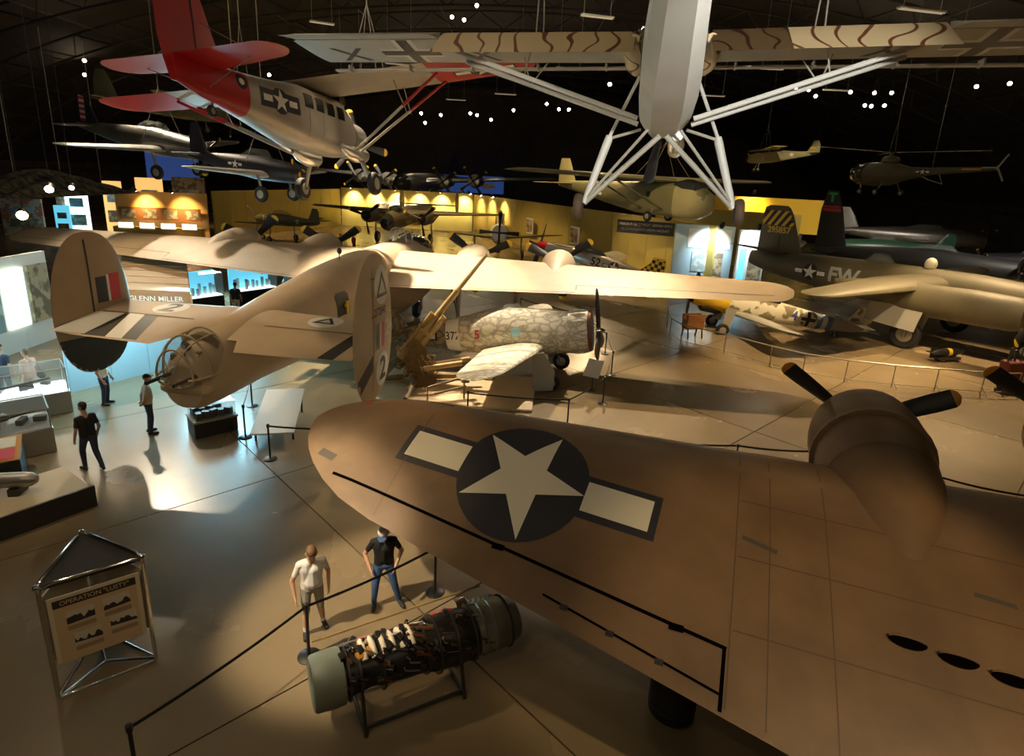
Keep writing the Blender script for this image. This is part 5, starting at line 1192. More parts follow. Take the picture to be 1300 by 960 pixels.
# ================================================================ tubular railing around the island
RL = [(8.7, 33.0), (8.3, 31.3), (8.05, 29.6), (8.25, 28.2), (9.9, 26.8), (11.3, 25.0), (12.3, 24.0), (13.7, 23.3), (15.4, 22.9), (17.0, 22.7), (18.7, 22.5), (20.2, 22.6)]
RA = thing('tubular_railing', 'low grey tubular railing curving around the fighter island', 'railing', (0, 0, 0))
MB().tube([(x, y, .92) for x, y in RL], .028, 8).build('top_rail', 'rail_grey', RA)
MB().tube([(x, y, .12) for x, y in RL], .012, 6).build('lower_wire', 'rail_grey', RA)
for x, y in RL: MB().tube([(x, y, 0), (x, y, .92)], .022, 8).tube([(x, y, .3), (x + .05, y - .28, .02)], .014, 6).build('rail_post', 'rail_grey', RA)
CT = thing('tool_cart', 'dark red wheeled fire extinguisher cart at the end of the railing', 'cart', (20.45, 23.4, 0), .2)
MB().box((0, 0, .75), (.8, .5, .9), 0, .05).build('cart_body', 'cart_red', CT)
MB().tube([(-.3, 0, 1.2), (-.3, 0, 1.75), (.3, 0, 1.75), (.3, 0, 1.2)], .03).tube([(-.1, .1, 1.2), (-.05, .1, 1.6), (.1, .1, 1.65), (.15, .1, 1.2)], .05).build('cart_handle', 'gunmetal', CT)
for s in (-.35, .35): wheel(CT, (s, 0, .16), .16, .07, (1, 0, 0)); MB().tube([(s, 0, .16), (s, 0, .4)], .03).build('caster_leg', 'gunmetal', CT)
CS = thing('storage_drum', 'dark round-topped drum under the brown wing trailing edge', 'drum', (2.62, 7.1, 0))
MB().lathe([(.30, 0), (.34, .05), (.34, .55), (.28, .68), (.12, .74), (.03, .75)], (0, 0, 0), (0, 0, 1), 22).build('drum_body', 'black_paint', CS)
MB().lathe([(.345, .18), (.35, .2), (.345, .22)], (0, 0, 0), (0, 0, 1), 22).build('drum_rib', 'gunmetal', CS)
# info panel at gun, gear plates
IP = thing('info_panel', 'small pale information sign on a leg beside the mottled fighter nose', 'sign', (3.05, 20.9, 0), -.5)
MB().tube([(0, 0, 0), (0, 0, .8)], .03).lathe([(.16, 0), (.16, .02)], (0, 0, 0), (0, 0, 1), 14).build('sign_post', 'gunmetal', IP)
bd = MB(); obox(bd, V((0, 0, .85)), V((1, 0, 0)), V((0, .7, .7)), V((0, -.7, .7)), (.6, .75, .03)); bd.build('sign_board', 'pale_board', IP)
# white tilted reading panel behind the wing tip
WP = thing('white_reading_panel', 'large blank white tilted reading panel behind the bomber tail', 'sign', (-6.85, 16.5, 0), .22)
bd = MB(); obox(bd, V((0, 0, .5)), V((1, 0, 0)), V((0, .992, .12)), V((0, -.12, .992)), (1.15, 2.7, .05)); bd.build('panel_board', 'white_top', WP)
for x in (-.5, .5): MB().tube([(x, -1.0, 0), (x, -1.0, .36)], .03).tube([(x, 1.0, 0), (x, 1.0, .6)], .03).build('panel_leg', 'gunmetal', WP)
# display cabinet below the tail turret
CB = thing('display_cabinet', 'small glass topped display cabinet with dark base under the tail turret', 'display case', (-8.62, 16.0, 0), .72)
MB().box((0, 0, .22), (1.15, .85, .44), 0, .02).build('cabinet_base', 'gunmetal', CB)
MB().box((0, 0, .47), (1.2, .9, .06), 0, .01).build('cabinet_rim', 'grey_under', CB)
gl = MB().box((0, 0, .72), (1.1, .8, .44)).build('glass_box', 'glass', CB)
ex = MB()
for k in range(9): ex.box((-.4 + .2 * (k % 5), -.2 + .4 * (k // 5), .6), (.14, .2, .18 + .03 * (k % 3)), k)
ex.build('exhibit_parts', 'gunmetal', CB)
# ================================================================ display cases on the left
def case(loc, rz, d, label, inside, base='gunmetal', gh=.7, bh=.7, top=True):
    t = thing('display_case', label, 'display case', loc, rz, None)
    MB().box((0, 0, bh / 2), (d[0], d[1], bh), 0, .02).build('case_base', base, t)
    MB().box((0, 0, bh + .02), (d[0] * .98, d[1] * .98, .04)).build('case_deck', inside, t)
    g = MB().box((0, 0, bh + .04 + gh / 2), (d[0] * .96, d[1] * .96, gh)).build('glass_box', 'glass', t)
    f = MB()
    for sx in (-1, 1):
        for sy in (-1, 1): f.tube([(sx * d[0] * .48, sy * d[1] * .48, bh), (sx * d[0] * .48, sy * d[1] * .48, bh + gh + .04)], .018, 5)
    for sx in (-1, 1): f.tube([(sx * d[0] * .48, -d[1] * .48, bh + gh + .04), (sx * d[0] * .48, d[1] * .48, bh + gh + .04)], .018, 5)
    for sy in (-1, 1): f.tube([(-d[0] * .48, sy * d[1] * .48, bh + gh + .04), (d[0] * .48, sy * d[1] * .48, bh + gh + .04)], .018, 5)
    f.build('case_frame', 'steel', t)
    e = MB(); random.seed(int(abs(loc[0] * 7)))
    for k in range(6): e.box((random.uniform(-.4, .4) * d[0], random.uniform(-.4, .4) * d[1], bh + .12), (random.uniform(.15, .4), random.uniform(.1, .3), random.uniform(.06, .2)), random.uniform(0, 3), .01)
    e.tube([(-d[0] * .35, -d[1] * .2, bh + .2), (d[0] * .35, d[1] * .2, bh + .25)], .04)
    e.build('case_exhibits', 'gunmetal', t)
    return t
case((-14.6, 16.3, 0), .75, (2.6, 1.1, .7), 'long glass display case with steel frame along the exhibit walk', 'lit_white', 'steel')
case((-13.0, 14.05, 0), .75, (1.9, 1.3, .7), 'square glass display case with pale deck nearer the tan platform', 'pale_board', 'steel', .5)
RC = thing('red_display_table', 'low slanted table with red and white exhibit cards', 'display case', (-12.4, 12.35, 0), .62)
MB().box((0, 0, .35), (1.9, 1.1, .7), 0, .02).build('table_base', 'dark_engine', RC)
bd = MB(); obox(bd, V((0, 0, .78)), V((1, 0, 0)), V((0, .98, .17)), V((0, -.17, .98)), (1.9, 1.1, .05)); bd.build('table_top', 'orange_paint', RC)
o_, u_, v_ = V((0, 0, .81)), (1, 0, 0), (0, .98, .17)
flat_poly('exhibit_card', RC, [rect(-.88, .02, .85, .48)], o_, u_, v_, 'cream_paint', .006); flat_poly('exhibit_card', RC, [rect(-.88, -.48, .85, -.02)], o_, u_, v_, 'red_mark', .006)
flat_poly('exhibit_card', RC, [rect(-.5, -.40, .45, -.12)], o_, u_, v_, 'white_paint', .009); flat_poly('exhibit_card', RC, [rect(-.1, .1, .35, .36)], o_, u_, v_, 'photo_dark', .009)
TP = thing('exhibit_platform', 'tan low platform with dark edge at the hall side', 'platform', (-10.75, 11.0, 0), math.radians(56))
MB().box((0, 0, .2), (3.1, 1.7, .4), 0, .02).build('platform_body', 'platform', TP); MB().box((0, -.86, .25), (3.12, .06, .5)).build('platform_edge', 'gunmetal', TP)
PB = thing('torpedo_nose', 'grey metal cylinder with rounded nose lying on the tan platform', 'bomb', (-10.6, 11.55, .405), math.radians(12))
MB().lathe([(.17, -1.6), (.17, .1), (.15, .25), (.08, .36), (.02, .38)], (0, 0, .30), (1, 0, 0), 20).build('cylinder', 'steel', PB); [MB().box((x_, 0, .08), (.2, .4, .16)).build('cradle', 'gunmetal', PB) for x_ in (-.6, -.05)]
DA = thing('dark_exhibit', 'dark red and black machinery exhibit standing on the tan platform', 'exhibit', (-11.0, 10.4, .405), .5)
MB().ell((0, 0, .42), (.5, .34, .42)).ell((.3, .1, .7), (.2, .2, .25)).build('machine_body', 'dark_engine', DA); MB().lathe([(.12, 0), (.16, .1), (.1, .3)], (-.1, .0, .8), (0, 0, 1), 14).build('machine_cap', 'cart_red', DA)
# exhibit panels on the white wall
random.seed(21)
wallE = bpy.data.objects['wall_partition_7']
for k in range(9):
    y0 = 13.7 + 1.25 * k
    x0 = -19.2 - .3 * (y0 - 13) / 11.4
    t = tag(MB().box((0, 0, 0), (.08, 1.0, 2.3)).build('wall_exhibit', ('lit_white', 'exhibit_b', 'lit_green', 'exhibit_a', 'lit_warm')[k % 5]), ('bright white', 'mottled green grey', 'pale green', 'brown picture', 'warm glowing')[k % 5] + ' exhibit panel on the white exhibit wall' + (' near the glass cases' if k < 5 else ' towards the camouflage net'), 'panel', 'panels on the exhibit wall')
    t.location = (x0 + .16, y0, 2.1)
NT = thing('camouflage_net', 'drooping camouflage net with dark folds hung above the exhibit wall', 'net', (-22.6, 30.0, 0))
vs = []; fs = []; nx, ny = 16, 16
for i in range(nx + 1):
    for j in range(ny + 1):
        u, v = i / nx, j / ny
        vs.append((-1.3 + 2.2 * u, -4 + 9 * v, 5.6 + 1.2 * math.sin(PI * v) * (1 - u) + .25 * abs(math.sin(9 * u + 7 * v)) * math.sin(PI * u)))
for i in range(nx):
    for j in range(ny): a = i * (ny + 1) + j; fs.append((a, a + 1, a + ny + 2, a + ny + 1))
MB().add(vs, fs).build('net_cloth', 'net', NT)
nb = MB()
for v in (0, .33, .66, 1): nb.tube([(-1.3, -4 + 9 * v, 5.6), (-1.3, -4 + 9 * v, 13.5)], .02, 5)
nb.build('net_line', 'cable', NT)
for k, (p, r) in enumerate((((-18.5, 24, 6.2), .16), ((-20.0, 24.3, 5.1), .2), ((-17.6, 24.0, 6.3), .10), ((-19.2, 21.0, 4.9), .12))):
    spot_thing('track_spotlight', 'bright track spotlight above the exhibit wall', p, (-14, 15, 1), r, 'bulb', 'track lights over the exhibits', drop=arch(p[0]) - p[2])
# ================================================================ booth with slanted roof
GM = thing('exhibit_booth', 'wooden exhibit booth with slanted tan roof and GLENN MILLER sign', 'booth', (0, 0, 0))
A_, B_, C_, D_ = V((-14.6, 21.6, 2.85)), V((-12.45, 22.4, 2.72)), V((-15.0, 26.9, 3.3)), V((-17.4, 26.2, 3.45))
MB().add([A_, B_, C_, D_] + [p - Z * .06 for p in (A_, B_, C_, D_)], [(0, 1, 2, 3), (7, 6, 5, 4), (0, 4, 5, 1), (1, 5, 6, 2), (2, 6, 7, 3), (3, 7, 4, 0)]).build('booth_roof', 'booth_roof', GM)
for k in range(1, 6):
    f = k / 6; MB().tube([A_.lerp(D_, f) + Z * .01, B_.lerp(C_, f) + Z * .01], .02, 5).build('roof_batten', 'booth_roof', GM)
du = (B_ - A_).normalized(); nn = V((du.y, -du.x, 0)).normalized()
sb = MB(); vsz = [A_ + nn * .05, B_ + nn * .05, B_ + nn * .05 - Z * .62, A_ + nn * .05 - Z * .62]; sb.add(vsz + [p - nn * .06 for p in vsz], [(0, 1, 2, 3), (7, 6, 5, 4), (0, 4, 5, 1), (1, 5, 6, 2), (2, 6, 7, 3), (3, 7, 4, 0)]); sgn = sb.build('sign_board', 'wood', GM)
flat_text('sign_lettering', sgn, 'GLENN MILLER', .27, (A_ + B_) / 2 + nn * .052 - Z * .33, V((du.x, du.y, du.z)), Z, 'cream_paint', 1.0, .01, .006)
sb = MB(); vsz = [B_ + nn * .05, C_, C_ - Z * .5, B_ + nn * .05 - Z * .5]; sb.add(vsz + [p - V((.05, 0, 0)) for p in vsz], [(0, 1, 2, 3), (7, 6, 5, 4), (0, 4, 5, 1), (1, 5, 6, 2), (2, 6, 7, 3), (3, 7, 4, 0)]); sb.build('side_fascia', 'wood', GM)
for p in (A_, B_, C_, D_): MB().tube([(p.x, p.y, 0), (p.x, p.y, p.z - .1)], .06, 8).build('booth_post', 'wood', GM)
MB().box((-14.4, 22.3, 1.75), (1.1, .1, .7), .36).build('lit_window', 'lit_warm', GM)
MB().box((-16.0, 25.6, 1.3), (2.4, .1, 2.6), .3).build('booth_wall', 'booth_roof', GM)
# blue-lit cases behind the booth
for k, (x, y) in enumerate(((-16.1, 29.6), (-14.4, 32.3))):
    t = thing('lit_showcase', ('dark showcase with blue lit interior right behind the booth', 'dark showcase with blue lit interior nearest the green car')[k], 'display case', (x, y, 0), .95, 'blue showcases')
    MB().box((0, 0, .45), (2.3, 1.0, .9), 0, .02).build('showcase_base', 'dark_engine', t)
    MB().box((0, .42, 1.5), (2.3, .08, 1.2)).build('showcase_back', 'lit_blue', t); MB().box((0, 0, .92), (2.2, .9, .04)).build('showcase_deck', 'lit_white', t)
    e = MB(); random.seed(k + 4)
    for q in range(9): e.box((-1 + .25 * q, random.uniform(-.2, .25), 1.1 + random.uniform(0, .1)), (.14, .12, random.uniform(.3, .7)), 0, .02)
    e.build('showcase_items', 'exhibit_b', t); MB().box((0, -.05, 1.5), (2.28, .9, 1.15)).build('showcase_glass', 'glass', t)
CAR = thing('staff_car', 'dark green staff car with white star on its door', 'car', (-11.6, 33.4, 0), math.radians(66))
cs = [(-2.1, .62, .5, .2, 3), (-1.9, .75, .78, .42, 3.5), (-1.0, .85, .85, .55, 3.5), (1.0, .85, .85, .55, 3.5), (1.9, .78, .72, .42, 3.2), (2.2, .7, .5, .28, 3)]
cb_ = fus(cs, 24).build('car_body', 'green_car', CAR)
MB().loft([ring_x(-1.7, 1.3, .5, .08, 3), ring_x(-1.2, 1.5, .72, .34, 3.5), ring_x(.3, 1.52, .72, .36, 3.5), ring_x(.9, 1.3, .6, .1, 3)]).build('car_cabin', 'green_car', CAR)
ct_ = bvh_of([cb_])
for s in (-1, 1):
    decal('door_star', CAR, ct_, (-.2, s * 2, .9), (-s, 0, 0), (0, 0, 1), [star(.32)], 'white_paint', .008, .2, (0, s, 0))
    MB().box((-.45, s * .70, 1.52), (1.1, .06, .34), 0, .02).build('car_window', 'teal_paint', CAR)
    for x in (-1.35, 1.35): wheel(CAR, (x, s * .78, .34), .34, .2)
decal('trunk_star', CAR, ct_, (-2, 0, 2), (0, -1, 0), (1, 0, 0), [star(.30)], 'white_paint', .01, .2, (0, 0, 1))
MB().box((-1.52, 0, 1.56), (.1, .9, .3), 0, .02).build('rear_window', 'teal_paint', CAR)
# ================================================================ people
def person(label, loc, yaw, H=1.75, pose=None, cl=None, hair='hair_brown', cap=None, short=False, lean=0.0, vox=.012, hat=None, bag=False, shorts=False):
    """one continuous body grown from tapered limbs; x is the facing direction"""
    pose = pose or {}; k = H / 1.75; cl = cl or {}
    c = dict(shirt='cloth_white', legs='denim', shoe='shoe', skin='skin'); c.update(cl)
    g = lambda n, d: V(pose.get(n, d)) * k
    pel, che, nek, hed = g('pelvis', (0, 0, .95)), g('chest', (.01, 0, 1.30)), g('neck', (.02, 0, 1.50)), g('head', (.06, 0, 1.64))
    prim = []   # (a, ra, b, rb, material)
    add = lambda a, ra, b, rb, m: prim.append((V(a), ra * k, V(b), rb * k, m))
    for y in (-.07, .07):
        o = V((0, y, 0)) * k
        add(pel + o, .115, pel.lerp(che, .5) + o, .105, 'shirt'); add(pel.lerp(che, .5) + o, .108, che + o * 1.2, .112, 'shirt'); add(che + o * 1.2, .11, che + o * 1.2 + V((0, 0, .06)) * k, .10, 'shirt')
    add(pel + V((.05, 0, .10)) * k, .10 + pose.get('belly', 0), che + V((.03, 0, -.05)) * k, .10, 'shirt')
    add(pel + V((0, -.06, -.06)) * k, .115, pel + V((0, .06, -.06)) * k, .115, 'legs')
    add(che + V((0, 0, .12)) * k, .075, nek, .056, 'skin'); add(nek, .055, hed + V((-.01, 0, -.06)) * k, .06, 'skin')
    fw = V(pose.get('look', (1, 0, -.15))).normalized(); up = V((0, 0, 1)); up = (up - fw * up.dot(fw)).normalized(); sd = up.cross(fw)
    add(hed + fw * .012 * k + up * .03 * k, .088, hed + fw * .03 * k - up * .05 * k, .066, 'skin'); add(hed - fw * .03 * k + up * .03 * k, .085, hed + up * .04 * k, .088, 'skin')
    add(hed + fw * .095 * k - up * .005 * k, .013, hed + fw * .108 * k - up * .025 * k, .018, 'skin')            # nose
    add(hed + fw * .085 * k - up * .062 * k, .02, hed + fw * .07 * k - up * .085 * k, .028, 'skin')                # lips, chin
    for s in (-1, 1):
        add(hed + sd * .085 * s * k - fw * .005 * k + up * .012 * k, .018, hed + sd * .09 * s * k - fw * .01 * k - up * .025 * k, .014, 'skin')
        S = che + V((0, s * .175, .085)) * k; E_ = g('elbow' + 'RL'[s > 0], (-.03, s * .26, 1.10)); W = g('wrist' + 'RL'[s > 0], (.10, s * .25, .86)); Fg = (W - E_).normalized()
        add(che + V((0, s * .1, .09)) * k, .075, S, .068, 'shirt'); add(S, .062, S.lerp(E_, .6), .052, 'shirt'); add(S.lerp(E_, .6), .044, E_, .04, 'skin'); add(E_, .041, W, .029, 'skin')
        hd = V(pose.get('hand' + 'RL'[s > 0], tuple(Fg))).normalized(); sp = V((0, -s, 0)) if abs(hd.y) < .7 else V((1, 0, 0)); ax = hd.cross(V((0, s, 0))).normalized() if abs(hd.y) < .9 else V((1, 0, 0))
        pm = W + hd * .05 * k
        for q in (-.022, 0, .022): add(W + ax * q * k * .6, .021, W + hd * .085 * k + ax * q * k, .017, 'skin')
        for q, L in ((-.032, .062), (-.011, .075), (.010, .07), (.031, .052)):
            r0 = W + hd * .088 * k + ax * q * k; r1 = r0 + hd * L * .55 * k; r2 = r1 + (hd * .75 + V((0, -s * .6, 0))).normalized() * L * .5 * k
            add(r0, .0115, r1, .0105, 'skin'); add(r1, .0105, r2, .009, 'skin')
        t0 = W + hd * .03 * k - ax * .03 * k if s else W; add(t0, .014, t0 + (hd * .7 - ax * .7) * .05 * k, .011, 'skin')
        Hp = pel + V((0, s * .09, -.05)) * k; Kn = g('knee' + 'RL'[s > 0], (.03, s * .11, .50)); An = g('ankle' + 'RL'[s > 0], (-.02, s * .12, .10)); To = An + V(pose.get('toe' + 'RL'[s > 0], (.16, s * .03, -.055))) * k
        add(Hp, .098, Kn, .068, 'legs')
        if shorts: add(Kn, .055, Kn.lerp(An, .35), .056, 'skin'); add(Kn.lerp(An, .35), .056, An, .036, 'skin'); add(Kn.lerp(An, .8), .042, An, .042, 'sock')
        else: add(Kn, .068, Kn.lerp(An, .3), .066, 'legs'); add(Kn.lerp(An, .3), .064, An, .05, 'legs')
        add(An - V((.045, 0, .05)) * k, .042, An + (To - An) * .6 + V((0, 0, -.015)) * k, .042, 'shoe'); add(An + (To - An) * .5 + V((0, 0, -.02)) * k, .042, To, .036, 'shoe')
    # hair or cap region is painted onto the same continuous surface
    if not cap: add(hed - fw * .035 * k + up * .052 * k, .086, hed + up * .062 * k, .083, 'hair'); add(hed - fw * .055 * k - up * .0 * k, .066, hed - fw * .05 * k + up * .05 * k, .082, 'hair')
    c['hair'] = hair; c['sock'] = 'shoe_white'
    mb = MB()
    for a, ra, b, rb, m in prim:
        d = b - a; L = max(d.length, 1e-4); q = V((0, 0, 1)).rotation_difference(d / L); prof = []
        for j in range(5): t = -PI / 2 + PI / 2 * j / 4; prof.append((max(ra * math.cos(t), .001), ra * math.sin(t)))
        for j in range(5): t = PI / 2 * j / 4; prof.append((max(rb * math.cos(t), .001), L + rb * math.sin(t)))
        mb.loft([[a + q @ V((r * math.cos(2 * PI * i / 10), r * math.sin(2 * PI * i / 10), h)) for i in range(10)] for r, h in prof])
    me = bpy.data.meshes.new('body'); me.from_pydata(mb.v, [], mb.f)
    bm = bmesh.new(); bm.from_mesh(me); bmesh.ops.recalc_face_normals(bm, faces=bm.faces); bm.to_mesh(me); bm.free()
    tmp = bpy.data.objects.new('body', me); COL.objects.link(tmp)
    rm = tmp.modifiers.new('r', 'REMESH'); rm.mode = 'VOXEL'; rm.voxel_size = vox
    sm = tmp.modifiers.new('s', 'SMOOTH'); sm.factor = .5; sm.iterations = 3
    dg = bpy.context.evaluated_depsgraph_get(); body = bpy.data.meshes.new_from_object(tmp.evaluated_get(dg)); bpy.data.objects.remove(tmp)
    names = ['shirt', 'legs', 'shoe', 'skin', 'hair', 'sock']; body.materials.clear()
    for n_ in names: body.materials.append(M[c[n_]])
    nv = len(body.polygons); ctr = np.empty(nv * 3); body.polygons.foreach_get('center', ctr); ctr = ctr.reshape(-1, 3)
    best = np.full(nv, 1e9); idx = np.zeros(nv, int)
    for a, ra, b, rb, m in prim:
        A, B = np.array(a), np.array(b); d = B - A; t = np.clip(((ctr - A) @ d) / max(d @ d, 1e-9), 0, 1); ds = np.linalg.norm(ctr - A - t[:, None] * d, axis=1) - (ra + (rb - ra) * t)
        w = ds < best; best[w] = ds[w]; idx[w] = names.index(m)
    body.polygons.foreach_set('material_index', idx.astype(np.int32)); body.shade_smooth()
    zmin = min(q.co.z for q in body.vertices)
    root = thing('person', label, 'person', (loc[0], loc[1], -zmin), yaw)
    bo = link('body', body, root)
    for s in (-1, 1): MB().ell(hed + fw * .088 * k + sd * .033 * s * k + up * .012 * k, (.009 * k,) * 3, 8, 6).build('eye', 'photo_dark', root)
    if cap:
        cp = MB(); rg = []
        for j in range(7):
            t = PI / 2 * j / 6; r = .103 * k * math.cos(t) + .002; rg.append([hed + up * (.03 + .095 * math.sin(t)) * k + (fw * math.cos(a) + sd * math.sin(a)) * r - fw * .008 * k for a in [2 * PI * i / 16 for i in range(16)]])
        cp.loft(rg); hatp = cp.build('cap', cap, root)
        br_ = MB(); pts = [hed + up * .035 * k + (fw * math.cos(a) + sd * math.sin(a)) * .1 * k for a in [-1.1 + 2.2 * i / 8 for i in range(9)]]; out = [p + fw * .075 * k * math.cos(-1.1 + 2.2 * i / 8) - up * .012 * k for i, p in enumerate(pts)]
        n_ = len(pts); vs = pts + out + [p + up * .008 for p in pts] + [p + up * .008 for p in out]
        fs = [(i, i + 1, n_ + i + 1, n_ + i) for i in range(n_ - 1)] + [(2 * n_ + i, 3 * n_ + i, 3 * n_ + i + 1, 2 * n_ + i + 1) for i in range(n_ - 1)] + [(n_ + i, n_ + i + 1, 3 * n_ + i + 1, 3 * n_ + i) for i in range(n_ - 1)]
        br_.add(vs, fs).build('cap_brim', 'denim' if cap == 'cloth_white' else cap, hatp)
    if bag:
        MB().ell(V((-.05, -.30, .82)) * k, (.17, .07, .11), 14, 8).build('shoulder_bag', 'cloth_black', root)
        MB().tube([V(p) * k for p in ((-.15, -.28, .9), (-.05, -.22, 1.3), (.0, -.16, 1.42), (.05, -.24, 1.2), (.06, -.28, .9))], .012, 6).build('bag_strap', 'cloth_black', root)
    return root
R2 = math.radians
person('visitor in white shirt and grey shorts looking down at the jet engine', (-3.12, 8.35), R2(-62), 1.76, dict(look=(.8, -.1, -.75), chest=(.05, 0, 1.30), neck=(.09, 0, 1.49), head=(.16, 0, 1.62), belly=.05, elbowR=(.0, -.30, 1.08), wristR=(.10, -.28, .84), elbowL=(-.06, .28, 1.08), wristL=(-.02, .27, .82), kneeR=(.06, -.12, .5), ankleR=(.03, -.14, .1), kneeL=(.0, .12, .5), ankleL=(-.12, .17, .1)), dict(shirt='cloth_white', legs='cloth_grey'), 'hair_brown', shorts=True, vox=.0105)
person('visitor in black shirt, jeans and white cap looking down at the jet engine', (-2.08, 9.06), R2(-75), 1.72, dict(look=(.78, -.35, -.75), chest=(.04, 0, 1.30), neck=(.08, 0, 1.49), head=(.15, 0, 1.62), elbowR=(-.06, -.33, 1.10), wristR=(.12, -.24, .88), elbowL=(-.04, .32, 1.10), wristL=(.14, .20, .92), kneeR=(.04, -.16, .5), ankleR=(.0, -.19, .1), kneeL=(.06, .17, .5), ankleL=(.02, .26, .1), toeL=(.15, .07, -.055)), dict(shirt='cloth_black', legs='denim'), cap='cloth_white', vox=.0105)
person('visitor in black shirt and dark jeans walking on the shiny floor', (-10.35, 13.4), R2(150), 1.78, dict(look=(1, .1, -.1), kneeL=(.16, .1, .52), ankleL=(.12, .11, .1), kneeR=(-.03, -.1, .5), ankleR=(-.24, -.11, .13)), dict(shirt='cloth_black', legs='cloth_navy', skin='skin_deep'), 'hair_dark')
person('visitor in tan shirt and dark cap standing before the tail turret', (-10.2, 15.6), R2(40), 1.78, dict(look=(1, .2, .1), elbowL=(-.1, .25, 1.08), wristL=(-.14, .1, .95), elbowR=(-.1, -.25, 1.08), wristR=(-.15, -.1, .95)), dict(shirt='cloth_tan', legs='cloth_navy', skin='skin_deep'), cap='cloth_black')
person('visitor in pale shirt and dark trousers half hidden behind the bomber fin', (-12.75, 17.5), R2(10), 1.8, dict(look=(1, 0, 0)), dict(shirt='cloth_white', legs='cloth_navy', skin='skin_deep'), 'hair_dark')
person('visitor in pink shirt and shorts carrying a black shoulder bag', (-15.0, 17.45), R2(165), 1.72, dict(look=(1, .1, -.1), kneeL=(.12, .1, .5), ankleL=(.10, .1, .1), kneeR=(-.02, -.1, .48), ankleR=(-.2, -.1, .13)), dict(shirt='cloth_pink', legs='cloth_pink', shoe='shoe_white', skin='skin_deep'), 'hair_brown', shorts=True, bag=True)
person('visitor in navy shirt behind the glass display case', (-15.9, 17.5), R2(100), 1.80, dict(look=(1, 0, -.3)), dict(shirt='cloth_navy', legs='cloth_navy', skin='skin_deep'), 'hair_dark')
person('visitor in dark shirt and tan trousers at the blue showcases', (-14.0, 29.3), R2(100), 1.76, dict(look=(1, 0, -.3)), dict(shirt='cloth_black', legs='cloth_tan', skin='skin_deep'), 'hair_dark', vox=.016)
person('child in pale blue shirt walking behind the tailplane', (-13.0, 27.0), R2(-90), 1.35, dict(look=(1, 0, 0)), dict(shirt='cloth_sky', legs='cloth_tan', skin='skin_deep'), 'hair_dark', vox=.016)
person('distant visitor in red shirt near the medium bomber', (-14.8, 54.5), R2(60), 1.75, None, dict(shirt='cloth_red', legs='cloth_navy', skin='skin_deep'), 'hair_dark', vox=.02)
person('distant visitor in black clothes near the medium bomber', (-15.9, 54.0), R2(60), 1.75, None, dict(shirt='cloth_black', legs='cloth_black', skin='skin_deep'), 'hair_dark', vox=.02)
person('visitor in jeans standing beyond the bomber wing', (0.1, 31.2), R2(180), 1.76, None, dict(shirt='cloth_tan', legs='denim', skin='skin_deep'), 'hair_brown', vox=.016)
# ================================================================ hanging and distant aircraft
CGL = thing('assault_glider', 'olive assault glider with wide wing hanging above the olive partition', 'glider', (12.2, 38.67, 5.02), math.radians(-52.5))
gf = fus([(0, 1.3, .2, .3, 2.2), (-.25, 1.3, .55, .7, 2.4), (-1.0, 1.35, .85, 1.05, 2.8), (-2.6, 1.4, .92, 1.12, 3.4), (-6, 1.45, .9, 1.05, 3.6), (-9, 1.65, .62, .78, 3.4), (-12.5, 1.9, .28, .42, 3), (-14.6, 2.05, .06, .22, 2.5)], 28).build('fuselage', 'olive_green', CGL)
fus([(.05, 1.28, .18, .28, 2.2), (-.22, 1.28, .54, .68, 2.4), (-1.0, 1.33, .86, 1.06, 2.8), (-2.4, 1.38, .94, 1.13, 3.4)], 28).build('nose_section', 'olive_pale', CGL)
hw = tipped(0, 12.7, -2.9, -3.3, 3.2, 2.4, 2.62, 2.85, .2, .1, .8, 6)
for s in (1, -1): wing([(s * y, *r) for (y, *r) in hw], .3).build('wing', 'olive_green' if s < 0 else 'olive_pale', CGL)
wing(both(tipped(0, 3.4, -12.9, -13.2, 1.7, 1.1, 2.1, 2.1, .07, .04, .4)), 0).build('tailplane', 'olive_drab', CGL)
wing([(1.9, -12.6, 2.2, 0, .08), (3.2, -13.2, 1.6, 0, .06), (4.0, -13.6, 1.0, 0, .04)], 0, 'z').build('fin', 'olive_pale', CGL)
gt = bvh_of([gf]); insignia(CGL, gt, (-10.0, -3, 1.5), (1, 0, 0), (0, 0, 1), .8, 0, (0, -1, 0), 'navy_paint', 'white_paint', .2)
decal('porthole', CGL, gt, (-4.5, -3, 1.7), (1, 0, 0), (0, 0, 1), [circle(.2)], 'black_paint', .01, .2, (0, -1, 0))
MB().loft([ring_x(-.6, 1.9, .3, .1, 3), ring_x(-.95, 2.2, .7, .4, 3), ring_x(-1.9, 2.35, .8, .42, 3), ring_x(-2.6, 2.3, .7, .3, 3)]).build('cockpit_glazing', 'dark_glass', CGL)
for s in (1, -1):
    MB().tube([(-3.2, s * .85, .75), (-3.6, s * 5.2, 2.6)], .07, 8).build('wing_strut', 'olive_drab', CGL); MB().tube([(-5.0, s * .85, .75), (-5.4, s * 5.2, 2.6)], .06, 8).build('wing_strut', 'olive_drab', CGL)
    wheel(CGL, (-4.2, s * 1.1, .25), .35, .2); MB().tube([(-4.2, s * 1.0, .25), (-4.0, s * .8, .8)], .06, 8).build('landing_leg', 'steel', CGL)
to_roof(CGL, [[(-3.5, -2, 2.9), (-4.8, -2, 2.9), (-3.5, 2, 2.9), (-4.8, 2, 2.9)]])
L4 = thing('light_spotter_plane', 'small olive high-winged spotter plane hanging high in the dark hall', 'airplane', (23.45, 64.8, 10.3), rot=attitude(172, -4, 0))
lf = fus([(0, -.1, .2, .25), (-.2, -.1, .38, .42), (-1.2, 0, .42, .58, 3), (-2.5, .1, .42, .62, 3), (-5, .2, .2, .32, 2.6), (-6.7, .3, .05, .15)], 20).build('fuselage', 'olive_pale', L4)
